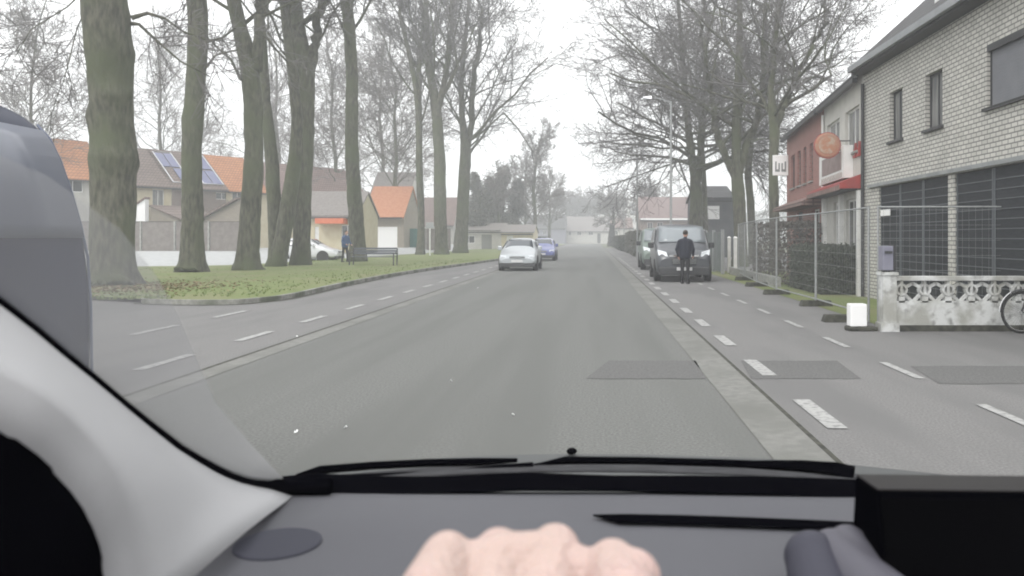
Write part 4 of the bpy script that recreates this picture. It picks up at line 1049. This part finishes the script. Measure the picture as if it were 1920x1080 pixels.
# compact vans
vst = [(0,.38,.70,.82,.78,.82,.66),(.14,.24,.92,1.04,.91,.93,.80),(.5,.22,1.04,1.17,.94,.95,.86),(.92,.22,1.13,1.29,.95,.95,.86),(1.50,.22,1.20,1.90,.95,.95,.86),(1.75,.22,1.20,1.98,.95,.95,.88),(2.1,.22,1.20,1.98,.95,.95,.88),(4.5,.22,1.20,1.98,.95,.95,.88),(4.85,.28,1.18,1.90,.93,.93,.84)]
v_l = [(.55,.02,.86),(.86,.12,.90),(.86,.30,.92),(.55,.20,.86),(.60,.08,1.02),(.90,.26,1.10),(.88,.42,1.10),(.60,.20,1.02)]
vt = mat('van_windscreen_sky',(0.19,0.215,0.23),.12,(0.22,0.245,0.26),1.5,spec=.9)  # pale base colour stands in for sky reflected in the glass
van = vehicle('van', 'dark grey van parked on the right cycle path facing the camera', 'van', (3.08,27.0,0), R(-1.5), vst, M['blackv'],
    ((.83,.88,1.35),(.77,1.39,1.90)), [(1.35,2.25,2.2,1.65,1.28,1.80,.945,.89)], [(.92,),(3.9,)], .34, v_l, (-.42,.42,-.03,.10,.62,.80), (-.06,.40), (1.07,1.30,1.24), (-.86,.86,-.04,.10,.24,.52), ws_mat=vt)
MB().box(-.50,.50,-.01,.12,.86,.92).build('chrome_strip', M['chrome'], van)
van2 = vehicle('van', 'grey-green van standing behind the dark parked van', 'van', (3.22,37.0,0), R(-1), vst, M['greenv'],
    ((.83,.88,1.35),(.77,1.39,1.90)), [(1.35,2.25,2.2,1.65,1.28,1.80,.945,.89)], [(.92,),(3.9,)], .34, v_l, (-.42,.42,-.03,.10,.62,.80), (-.06,.40), (1.07,1.30,1.24), (-.86,.86,-.04,.10,.24,.52), ws_mat=vt)
# ---- large van passing on the left, seen from behind its window line
pv = thing('passing_van', 'slate-blue van passing close by on the left, cut by the pillar', 'van', (-3.60,3.95,0))
prof = [(.93,.26,.10),(1.005,.42,.14),(1.02,.80,.17),(1.015,1.15,.17),(1.005,1.40,.16),(.99,1.56,.13),(.97,1.72,.09),(.94,1.88,.05),(.90,1.99,.03),(.855,2.06,.0),(.78,2.135,-.05),(.61,2.185,-.16),(.28,2.21,-.28)]
def pvrow(y, rear=False):
    h = [Vector((x, y+(dy if rear else 0), z)) for x, z, dy in prof]
    return h + [Vector((-p.x, p.y, p.z)) for p in h[::-1]]
ys = [-4.9,-4.2,-3.2,-2.2,-1.2,-.6,-.25]
rows = []
for y in ys: rows.append(pvrow(y))
rows.append(pvrow(-.06, True)); rows.append(pvrow(0, True))
def shrink(row, k, dy): 
    c = Vector((0, 0, 1.2)); return [Vector((p.x*k, p.y+dy, c.z+(p.z-c.z)*k)) for p in row]
last = rows[-1]
rows.append(shrink(last, .96, .045)); rows.append(shrink(last, .82, .06)); rows.append(shrink(last, .4, .07))
fr = [shrink(rows[0], .6, -.25), shrink(rows[0], .9, -.12)]
rows = fr+rows
rows = [r_+[r_[0]] for r_ in rows]
mb = MB().grid(rows); mb.poly(rows[0][:-1]); mb.poly(rows[-1][:-1][::-1])
mb.build('body', M['greyv'], pv, smooth=True, subd=1)
def pvwin(y0, y1, s, zl=1.50, zh=2.03):
    g = []
    for i in range(9):
        z = zl+(zh-zl)*i/8
        for a, b in zip(prof[:-1], prof[1:]):
            if a[1] <= z <= b[1]: f = (z-a[1])/(b[1]-a[1]); x = a[0]*(1-f)+b[0]*f; dy = a[2]*(1-f)+b[2]*f; break
        row = []
        for j in range(9):
            t = j/8; yy = y0+(y1-y0)*t
            row.append(Vector((s*(x+.006), yy+(dy if y1 > -.5 and t > .75 else 0)*(t-.75)*4, z)))
        g.append(row)
    return MB().grid(g).build('side_window', M['vglass'], pv, smooth=True, fix=False, solid=.004, off=0)
for s in (1,-1): pvwin(-2.35,-.01,s); pvwin(-4.1,-2.42,s)
for s in (1,-1):
    MB().tube([(s*.835,-4.8,2.045),(s*.835,-.2,2.045),(s*.80,-.10,2.05)], .012, 6).build('roof_seam', M['dark'], pv)
    m = MB().tube([(s*1.028,-4.4,.95),(s*1.028,-.1,.95)], .010, 6); m.build('body_crease', M['greyv'], pv)
    wheel(pv, s*.90, -.95, .34, .22, s); wheel(pv, s*.90, -4.0, .34, .22, s)
    MB().lathe([(.40,-.03),(.40,.03)], (s*.995,-.95,.36), 'x', 24).build('wheel_arch', M['rubber'], pv)
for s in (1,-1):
    MB().tube([(s*(x-.004), dy+.004, z) for x, z, dy in prof[1:10]], .007, 8).build('corner_highlight', mat('van_highlight',(0.12,0.14,0.2),.3,spec=.5), pv, smooth=True)  # highlight on the rear corner pillar, painted as a lighter tube
MB().box(-.62,.62,.045,.075,1.25,1.85).build('rear_window', M['cglass'], pv, bevel=.02)
MB().box(.80,.92,.06,.11,1.0,1.45).build('tail_light', M['redpaint'], pv); MB().box(-.92,-.80,.06,.11,1.0,1.45).build('tail_light', M['redpaint'], pv)
# ------------------------------------------------------------------ bicycle against the wall, only its wheel in view
bk = thing('bicycle', 'bicycle leaning on the garden wall, its front wheel showing', 'bicycle', (6.72,12.55,0), R(3))
def bwheel(x):
    t = MB()
    n = 40; pts = [(x+.315*math.cos(2*math.pi*i/n), 0, .335+.315*math.sin(2*math.pi*i/n)) for i in range(n+1)]
    t = MB().tube(pts, .019, 8, cap=False).build('wheel', M['rubber'], bk)
    pts = [(x+.29*math.cos(2*math.pi*i/n), 0, .335+.29*math.sin(2*math.pi*i/n)) for i in range(n+1)]
    MB().tube(pts, .010, 6, cap=False).build('rim', M['chrome'], t)
    m = MB()
    for i in range(28): a = 2*math.pi*i/28; m.tube([(x,0,.335),(x+.29*math.cos(a),0,.335+.29*math.sin(a))], .0013, 3)
    m.tube([(x,-.05,.335),(x,.05,.335)], .02, 8); m.build('spoke', M['chrome'], t)
    pts = [(x+.35*math.cos(a), 0, .335+.35*math.sin(a)) for a in [R(40)+R(140)*i/14 for i in range(15)]]
    MB().tube(pts, .014, 6).build('mudguard', M['chrome'], bk)
bwheel(0.0); bwheel(1.06)
MB().tube([(0,0,.335),(.22,0,.86),(.26,0,.97)], .016, 8).build('fork', M['dark'], bk)
MB().tube([(.24,0,.88),(.78,0,.86)], .016, 8).tube([(.20,0,.78),(.62,0,.30),(.80,0,.92)], .018, 8).tube([(.62,0,.30),(1.06,0,.335),(.78,0,.82)], .011, 8).build('frame', M['dark'], bk)
MB().tube([(.30,-.28,1.02),(.26,-.1,1.0),(.26,.1,1.0),(.30,.28,1.02)], .012, 8).build('handlebar', M['chrome'], bk)
MB().hexa([(.66,-.03,.93),(.95,-.08,.93),(.95,.08,.93),(.66,.03,.93),(.66,-.02,.98),(.95,-.07,.99),(.95,.07,.99),(.66,.02,.98)]).build('saddle', M['rubber'], bk, bevel=.01)

# ------------------------------------------------------------------ people
def person(label, loc, rz, h, jacket, legs, lean=0.0, arms=((.0,.0),(.0,.0)), stride=.0, voxel=.016, headpitch=0):
    p = thing('person', label, 'person', loc, rz)
    s = h/1.75
    V = lambda x,y,z: Vector((x*s, (y-lean*max(0,z-.95))*s, z*s))
    hip = .93
    body = MB()
    hd = V(0,-.03-headpitch*.05,1.63)
    body.sphere(hd, .078*s, .098*s, .115*s, 16, 12); body.capsule(V(0,0,1.44), V(0,-.02,1.56), .058*s, .052*s)
    body.sphere(hd+Vector((0,-.10*s,-.01*s)), .014*s, .02*s, .022*s, 8, 6)
    for sx in (-1,1):
        body.sphere(hd+Vector((sx*.078*s,.01*s,0)), .012*s, .02*s, .03*s, 8, 6)
    body.capsule(V(0,.02,1.02), V(0,.02,1.36), .07*s, .07*s)
    jk = MB(); jk.capsule(V(0,.03,.94), V(0,.03,1.40), .115*s, .105*s); jk.capsule(V(-.06,0,.92), V(-.09,0,1.36), .145*s, .125*s); jk.capsule(V(.06,0,.92), V(.09,0,1.36), .145*s, .125*s)
    jk.capsule(V(-.15,0,1.40), V(.15,0,1.40), .07*s, .07*s); jk.capsule(V(0,.01,1.43), V(0,0,1.49), .075*s, .065*s)
    for i, sx in enumerate((-1,1)):
        fx, fy = arms[i]
        sh = V(sx*.19,0,1.39); el = V(sx*(.25+fx*.3),.03-fy*.25,1.12); wr = V(sx*(.24+fx*.1-abs(fy)*.12),-.05-fy*.75,.88+abs(fy)*.42)
        jk.capsule(sh, el, .062*s, .052*s); jk.capsule(el, wr, .05*s, .038*s)
        dd = (wr-el).normalized(); pm = wr+dd*.07*s
        body.capsule(el, wr, .035*s, .028*s); body.capsule(wr, pm, .03*s, .034*s)
        for k in range(4):
            q = pm+Vector(((k-1.5)*.004*s, (k-1.5)*.017*s, 0))+dd*.02*s; body.capsule(q, q+dd*(.06-.006*abs(k-1))*s+Vector((-sx*.012*s,0,0)), .011*s, .008*s, 6)
        body.capsule(wr+dd*.02*s, wr+dd*.07*s+Vector((-sx*.02,-.035,0))*s, .014*s, .010*s, 6)
    tr = MB()
    for sx in (-1,1):
        st = stride*sx
        tr.capsule(V(sx*.085,0,hip), V(sx*.10,-st*.5-.01,.50), .095*s, .062*s); tr.capsule(V(sx*.10,-st*.5-.01,.50), V(sx*.105,-st+.03,.09), .06*s, .045*s)
        m = MB().capsule(V(sx*.105,-st+.05,.05), V(sx*.115,-st-.14,.04), .05*s, .042*s, 10)
        m.build('shoe', M['rubber'], p, remesh=.012, smo=2)
    tr.capsule(V(-.06,0,.96), V(.06,0,.96), .115*s, .115*s)
    body.build('body', M['face'], p, remesh=voxel*.6, smo=2)
    jk.build('jacket', jacket, p, remesh=voxel, smo=4); tr.build('trousers', legs, p, remesh=voxel, smo=3)
    hr = MB(); hr.sphere(hd+Vector((0,.02*s,.035*s)), .086*s, .098*s, .098*s, 16, 12); hr.build('hair', M['hair'], p, remesh=voxel, smo=1)
    return p
person('person in dark jacket and trousers standing in front of the dark van', (3.00,26.1,0), R(160), 1.75, M['navy'], M['jeans'], lean=.05, arms=((.1,.12),(.12,.05)), stride=.06)
person('person in blue jacket standing at the left end of the bench', (-13.95,45.0,.12), R(60), 1.80, M['bluecloth'], M['jeans'], lean=.12, arms=((.05,.3),(.05,.25)), stride=.1)

# ------------------------------------------------------------------ the car the photo is taken from
CAR = thing('own_car', 'grey dashboard, pale pillar and windscreen edge of the car the view is from', 'car', (0.35,0,0))
OX = Vector((-0.35,0,0))
def cb(mb, *a, **k):
    mb.v = [tuple(Vector(v)+OX) for v in mb.v]
    return mb.build(*a, **k)
WA = .4225
def gl(px, py):                       # point on the raked windscreen plane
    k = (py-446)/1500.0; Y = WA/(.75-k)
    return P(px, py, Y)
A = [(-330,345),(-200,430),(-100,500),(0,576),(60,622),(115,668),(175,716),(230,762),(280,803),(330,842),(365,864),(400,884),(425,896),(450,905),(475,911),(500,914),(530,916)]
Ap = [gl(*a) for a in A]
Bq = [(-330,560,.40),(-200,630,.42),(-100,675,.43),(0,728,.45),(42,748,.46),(84,775,.47),(122,806,.485),(154,838,.50),(182,870,.51),(204,903,.52),(220,938,.53),(232,972,.54),(240,1008,.55),(245,1045,.555),(249,1085,.56),(253,1125,.565),(262,1175,.57)]
Bp = [P(*b) for b in Bq]
rows = []
for i in range(len(A)):
    a, b = Ap[i], Bp[i]
    if i == len(A)-1: a = P(548,932,.955)
    if i == len(A)-2: a = P(512,921,.952)
    row = []
    for j in range(11):
        t = j/10; p = a.lerp(b, t); bl = .022*math.sin(math.pi*t)+.014*t*t
        row.append(p+Vector((.45,-.55,.55))*bl)
    # roll under at the inner edge
    row.append(b+Vector((.2,-.2,.1))*.02+Vector((-.01,-.012,-.006))); row.append(b+Vector((-.03,-.01,-.03)))
    rows.append(row)
cb(MB().grid(rows), 'pillar_trim', M['trim'], CAR, smooth=True, fix=False, solid=.003, off=0)
# dark door surround below the trim
rows = []
for i in range(len(A)):
    b = Bp[i]
    rows.append([b+Vector((-.004,.006,-.006)), b+Vector((-.01,-.012,-.012)), b+Vector((-.02,-.04,-.03)), b+Vector((-.05,-.10,-.12)), b+Vector((-.08,-.16,-.3)), b+Vector((-.10,-.2,-.6))])
cb(MB().grid(rows), 'door_surround', M['black'], CAR, smooth=True, fix=False, solid=.004, off=0)
# rubber seal along the glass
cb(MB().tube([p+Vector((.001,-.002,.001)) for p in Ap]+[gl(560,914), gl(620,912)], [.0062]*8+[.0068,.0072,.0078,.0085,.009,.0095,.0098,.0098,.0098,.0098,.009], 10), 'windscreen_seal', M['black'], CAR, smooth=True)
# black ceramic band at the foot of the windscreen
tp = [(530,895),(600,890),(700,895),(820,896),(980,888),(1150,894),(1300,894),(1450,896),(1600,901),(1760,914),(1930,930),(2200,960)]
bt_ = [(530,928),(600,935),(700,931),(820,926),(980,921),(1150,922),(1300,925),(1450,929),(1600,937),(1760,948),(1930,964),(2200,1000)]
cb(MB().grid([[P(a,b,1.0) for a,b in tp],[P(a,b,.965) for a,b in bt_]]), 'windscreen_band', M['black'], CAR, fix=False, solid=.002)
# dashboard
def dz(y): 
    tab = [(.40,.80),(.46,1.02),(.50,1.13),(.55,1.18),(.62,1.199),(.70,1.204),(.85,1.201),(.975,1.190)]
    for (a,b),(c,d) in zip(tab[:-1],tab[1:]):
        if a <= y <= c: return b+(d-b)*(y-a)/(c-a)
    return tab[0][1] if y < tab[0][0] else tab[-1][1]
rows = []
for y in (.40,.43,.46,.48,.50,.52,.55,.58,.62,.66,.70,.75,.80,.85,.90,.94,.975,.99):
    row = []
    for j in range(25):
        x = -.372+1.75*j/24
        row.append(Vector((x, y+(.0 if x < .5 else 0), dz(min(y,.975)) - (.016*max(0,x-.05) if y > .6 else 0) - (.03 if y == .99 else 0))))
    rows.append(row)
cb(MB().grid(rows), 'dashboard', M['dash'], CAR, smooth=True, fix=False, solid=.004)
dh = [o for o in bpy.data.objects if o.name == 'dashboard'][0]
m = MB(); Ysp = .775; cx_ = (521-1112)*Ysp/1500; n = 40
m.lathe([(.0405,-.002),(.0405,.0022),(.038,.003)], (cx_,Ysp,dz(Ysp)), 'z', n); cb(m, 'speaker_grille', M['grille_cloth'], dh)
# defroster slot
top = [(1112,967),(1180,966),(1280,968),(1400,972),(1520,977),(1600,981),(1700,987)]
low = [(1112,968),(1160,981),(1280,984),(1400,988),(1520,993),(1600,990),(1700,997)]
def dpt(px, py, lift=.003):
    k = (py-446)/1500.0; Y = .85
    for _ in range(8):
        x = (px-1112)*Y/1500; z = dz(Y)-.016*max(0,x-.05)+lift; Y = (CH-z)/k
    return Vector(((px-1112)*Y/1500, Y, CH-k*Y))
cb(MB().grid([[dpt(*p) for p in top],[dpt(*p) for p in low]]), 'defroster_slot', M['black'], dh, fix=False, solid=.0015)
# footwell and interior shell below the dash, so that the glass mirrors a dark cabin
cb(MB().box(-.62,1.3,-.9,.40,.30,.34), 'floor', M['dashdk'], CAR)
cb(MB().box(-.62,1.3,.44,.47,.30,1.0), 'bulkhead', M['dashdk'], CAR)
# bonnet and cowl outside the glass
crest = [(440,925),(530,893),(610,878),(700,868),(800,860),(900,855),(1000,852),(1100,851),(1200,852),(1300,855),(1400,858),(1500,864),(1600,872),(1700,882),(1800,893),(1920,909),(2100,935)]
rows = []
for Y, dzv in ((1.10,-.030),(1.25,-.012),(1.38,-.003),(1.50,0)):
    r_ = []
    for px, py in crest:
        c = P(px, py, 1.50); r_.append(Vector((c.x, Y, c.z+dzv)))
    rows.append(r_)
for Y, dzv in ((1.65,-.045),(1.85,-.13),(2.1,-.26),(2.2,-.5)):
    rows.append([Vector((P(px,py,1.5).x*.98, Y, P(px,py,1.5).z+dzv)) for px, py in crest])
cb(MB().grid(rows), 'bonnet', M['bonnet'], CAR, smooth=True, fix=False, solid=.004)
rows = []
for Y, off_, in ((1.0,16),(1.06,8),(1.12,4),(1.17,2)):
    rows.append([P(px, py+14+off_, Y) for px, py in crest])
cb(MB().grid(rows), 'cowl', M['cowl'], CAR, smooth=True, fix=False, solid=.003)
def wiper(blade, arm):
    w_ = cb(MB().tube([P(*b) for b in blade], [.0025]+[.0055]*(len(blade)-2)+[.003], 6), 'wiper', M['black'], CAR)
    cb(MB().tube([P(*b) for b in arm], [.014,.013,.010,.006], 6), 'wiper_arm', M['black'], w_)
wiper([(556,892,1.03),(600,881,1.05),(700,873,1.08),(800,868,1.10),(900,866,1.11),(970,863,1.12)], [(1000,886,1.06),(930,890,1.055),(830,897,1.05),(640,898,1.03)])
wiper([(1000,874,1.08),(1060,863,1.10),(1200,864,1.11),(1350,868,1.11),(1480,873,1.09),(1552,877,1.07)], [(1600,893,1.05),(1565,884,1.06),(1500,876,1.08),(1400,871,1.10)])
m = MB().sphere(P(1072,846,1.49), .010, .012, .006, 10, 8); cb(m, 'washer_nozzle', M['black'], CAR)
# steering wheel
tc_ = Vector((-.03,.432,1.285)); dn = Vector((0,-.42,-.907)).normalized(); cen = tc_+dn*.185; xr = Vector((1,0,0))
pts = [cen+(-dn*math.cos(a)+xr*math.sin(a))*.185 for a in [2*math.pi*i/48 for i in range(49)]]
sw = cb(MB().tube(pts, .0155, 12, cap=False), 'steering_wheel', M['dashdk'], CAR, smooth=True)
m = MB().sphere(cen+Vector((0,.02,0)), .07,.05,.07); 
for a in (90,270,180): m.tube([cen, cen+(-dn*math.cos(R(a))+xr*math.sin(R(a)))*.18], [.02,.014], 8)
cb(m, 'hub', M['dashdk'], sw, smooth=True)
cb(MB().tube([cen+Vector((0,.03,-.01)), cen+Vector((0,.16,-.07))], .04, 12), 'column', M['dashdk'], sw)
# windscreen: clear main pane, plus a glossy strip cut to the pillar reflection's outline
gm_ = bpy.data.materials.new('clear_glass'); gm_.use_nodes = True; t = gm_.node_tree; t.nodes.clear()
tb = t.nodes.new('ShaderNodeBsdfTransparent'); tb.inputs[0].default_value = (.985,.99,.985,1); o_ = t.nodes.new('ShaderNodeOutputMaterial'); t.links.new(tb.outputs[0], o_.inputs[0])
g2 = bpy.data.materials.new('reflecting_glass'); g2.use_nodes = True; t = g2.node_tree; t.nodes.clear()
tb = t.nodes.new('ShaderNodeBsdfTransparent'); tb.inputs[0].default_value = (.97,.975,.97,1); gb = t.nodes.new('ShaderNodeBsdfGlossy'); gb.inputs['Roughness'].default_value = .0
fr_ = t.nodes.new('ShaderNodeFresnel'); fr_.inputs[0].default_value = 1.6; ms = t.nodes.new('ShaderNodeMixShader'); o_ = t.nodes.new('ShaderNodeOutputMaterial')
ma = t.nodes.new('ShaderNodeMath'); ma.operation = 'MULTIPLY'; ma.inputs[1].default_value = 3.5; ma.use_clamp = True  # reflectance boosted beyond real glass to strengthen the mirrored wedge
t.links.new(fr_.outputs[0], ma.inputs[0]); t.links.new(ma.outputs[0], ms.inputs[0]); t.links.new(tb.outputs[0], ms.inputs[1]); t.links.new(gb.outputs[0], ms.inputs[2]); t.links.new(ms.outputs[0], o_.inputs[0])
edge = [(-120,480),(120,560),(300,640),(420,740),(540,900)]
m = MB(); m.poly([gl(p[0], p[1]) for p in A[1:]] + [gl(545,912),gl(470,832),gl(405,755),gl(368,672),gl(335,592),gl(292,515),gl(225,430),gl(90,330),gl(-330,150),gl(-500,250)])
cb(m, 'windscreen_reflection_strip', g2, CAR, fix=False)
m = MB(); m.poly([gl(545,912),gl(900,912),gl(1300,912),gl(1700,925),gl(2200,970),gl(2600,600),gl(2600,-500),gl(300,-500),gl(-330,150),gl(90,330),gl(225,430),gl(292,515),gl(335,592),gl(368,672),gl(405,755),gl(470,832)])
cb(m, 'windscreen', gm_, CAR, fix=False)
# ------------------------------------------------------------------ screen on the dash and its mount
sc_ = thing('display_screen', 'black display screen standing on the right of the dashboard', 'screen', (.23,.66,1.2))
def rel(t_, pts): 
    o = Vector(t_.location); return [tuple(Vector(p)-o) for p in pts]
fbl, fbr, ftr, ftl = P(1662,1180,.62), P(2250,1180,.62), P(2250,925,.62), P(1645,918,.62)
bbl, bbr, btr, btl = P(1590,1120,.71), P(2200,1120,.71), P(2200,896,.71), P(1604,890,.71)
MB().hexa(rel(sc_, [fbl,fbr,bbr,bbl,ftl,ftr,btr,btl])).build('housing', M['black'], sc_, bevel=.003)
q = [P(1668,1170,.6185), P(2240,1170,.6185), P(2240,938,.6185), P(1652,934,.6185)]
MB().prism(rel(sc_, q), (0,-.0015,0)).build('glass', mat('screen_glass',(0.001,0.001,0.0015),.6,spec=.03), sc_)
MB().hexa(rel(sc_, [P(1646,919,.6195),P(2250,926,.6195),P(2200,897,.712),P(1606,891,.712),P(1646,917,.6195),P(2250,924,.6195),P(2200,895,.712),P(1606,889,.712)])).build('top_cover', mat('brown_black_plastic',(0.018,0.016,0.016),.6,spec=.2), sc_)
mt = thing('screen_mount', 'rounded grey plastic mount on the dashboard beside the black screen', 'mount', (.19,.62,1.2))
a = P(1525,1048,.66); b = P(1560,1180,.60)
MB().sphere(rel(mt,[a])[0], .024,.028,.022, 20, 14).capsule(rel(mt,[a])[0], rel(mt,[b])[0], .023, .03, 20).build('knuckle', mat('mount_dark_grey',(0.04,0.04,0.055),.6,spec=.3), mt, remesh=.0025, smo=6)
c1, c2 = P(1560,1032,.665), P(1660,1140,.60)
MB().capsule(rel(mt,[c1])[0], rel(mt,[c2])[0], .018, .028, 20).capsule(rel(mt,[P(1590,1022,.67)])[0], rel(mt,[c2])[0], .017, .024, 20).build('arm', mat('mount_grey',(0.085,0.083,0.10),.55,spec=.3), mt, remesh=.0025, smo=6)

# ------------------------------------------------------------------ driver's hand on the wheel
hn = thing('person', "driver's bare left hand resting over the top of the steering wheel", 'person', (-.03,.42,1.30))
hb = MB()
r0 = Vector(hn.location)
K_ = [(842,1036,.0120),(934,1011,.0128),(1040,1005,.0135),(1148,1049,.0135)]     # little, ring, middle, index knuckles
Yk = [.405,.412,.418,.412]
wr = Vector((-.040,.315,1.285))
wpts = [wr+Vector((dx,0,dzv)) for dx, dzv in ((-.034,-.008),(-.014,.0),(.006,.0),(.024,-.006))]
for i in range(4):
    px, py, r = K_[i]; k = P(px, py, Yk[i]) - Vector((0,0,r*.25+.0036))
    midp = wpts[i].lerp(k, .55)+Vector((0,0,.002))
    hb.capsule((wpts[i])-r0, midp-r0, .019, .0175, 16); hb.capsule(midp-r0, k-r0, .0175, r, 16)
    # proximal, middle, distal phalanges curling over the rim
    ln = [(.034,.024,.019),(.040,.028,.020),(.043,.030,.021),(.038,.026,.020)][i]
    sx = (-.10,-.04,.02,.08)[i]
    p1 = k+Vector((sx,.80,-.42)).normalized()*ln[0]; p2 = p1+Vector((sx*.3,.05,-1)).normalized()*ln[1]; p3 = p2+Vector((0,-.75,-.55)).normalized()*ln[2]
    hb.capsule(k-r0, p1-r0, r*.92, r*.80, 14); hb.capsule(p1-r0, p2-r0, r*.78, r*.68, 14); hb.capsule(p2-r0, p3-r0, r*.67, r*.58, 14)
# web between the knuckles
for i in range(3):
    a = P(K_[i][0],K_[i][1],Yk[i]); b = P(K_[i+1][0],K_[i+1][1],Yk[i+1]); hb.capsule(a-r0-Vector((0,.007,(.0075,.0068,.011)[i])), b-r0-Vector((0,.007,(.0075,.0068,.008)[i])), .0125, .0125, 12)
hb.capsule(P(838,1044,.40)-r0, P(806,1110,.375)-r0, .013, .015, 14); hb.capsule(P(1148,1060,.405)-r0, P(1174,1125,.375)-r0, .0135, .016, 14)
# thumb: leaves the side of the palm near its base and closes under the rim
tb0 = Vector((.012,.345,1.272)); tb1 = Vector((.036,.385,1.270)); tb2 = Vector((.038,.418,1.262)); tb3 = Vector((.026,.440,1.258))
hb.capsule(tb0-r0, tb1-r0, .019, .0150, 14); hb.capsule(tb1-r0, tb2-r0, .0140, .0125, 14); hb.capsule(tb2-r0, tb3-r0, .0122, .0100, 14)
hb.capsule(tb0-r0, P(1185,1085,.395)-r0, .018, .015, 14)
for i in range(4):
    hb.capsule(wpts[i]-r0, wpts[i]-r0+Vector((-.015,-.06,-.025)), .019, .021, 14)
hb.build('hand', M['skin'], hn, remesh=.0017, smo=14)
ar = MB().capsule(wr-r0+Vector((-.015,-.055,-.02)), Vector((-.16,-.02,1.12))-r0, .036, .05, 20)
ar.build('sleeve', M['navy'], hn, remesh=.004, smo=4)

# ------------------------------------------------------------------ haze
hz = MB().box(-420,420,-40,420,-1.1,45).build('haze', None)
hm = bpy.data.materials.new('haze'); hm.use_nodes = True; t = hm.node_tree; t.nodes.clear()
pvn = t.nodes.new('ShaderNodeVolumePrincipled'); pvn.inputs['Color'].default_value = (.93,.95,.97,1); pvn.inputs['Density'].default_value = HAZE; pvn.inputs['Anisotropy'].default_value = 0.0
o_ = t.nodes.new('ShaderNodeOutputMaterial'); t.links.new(pvn.outputs[0], o_.inputs['Volume'])
hz.data.materials.append(hm); tag(hz, kind='stuff')
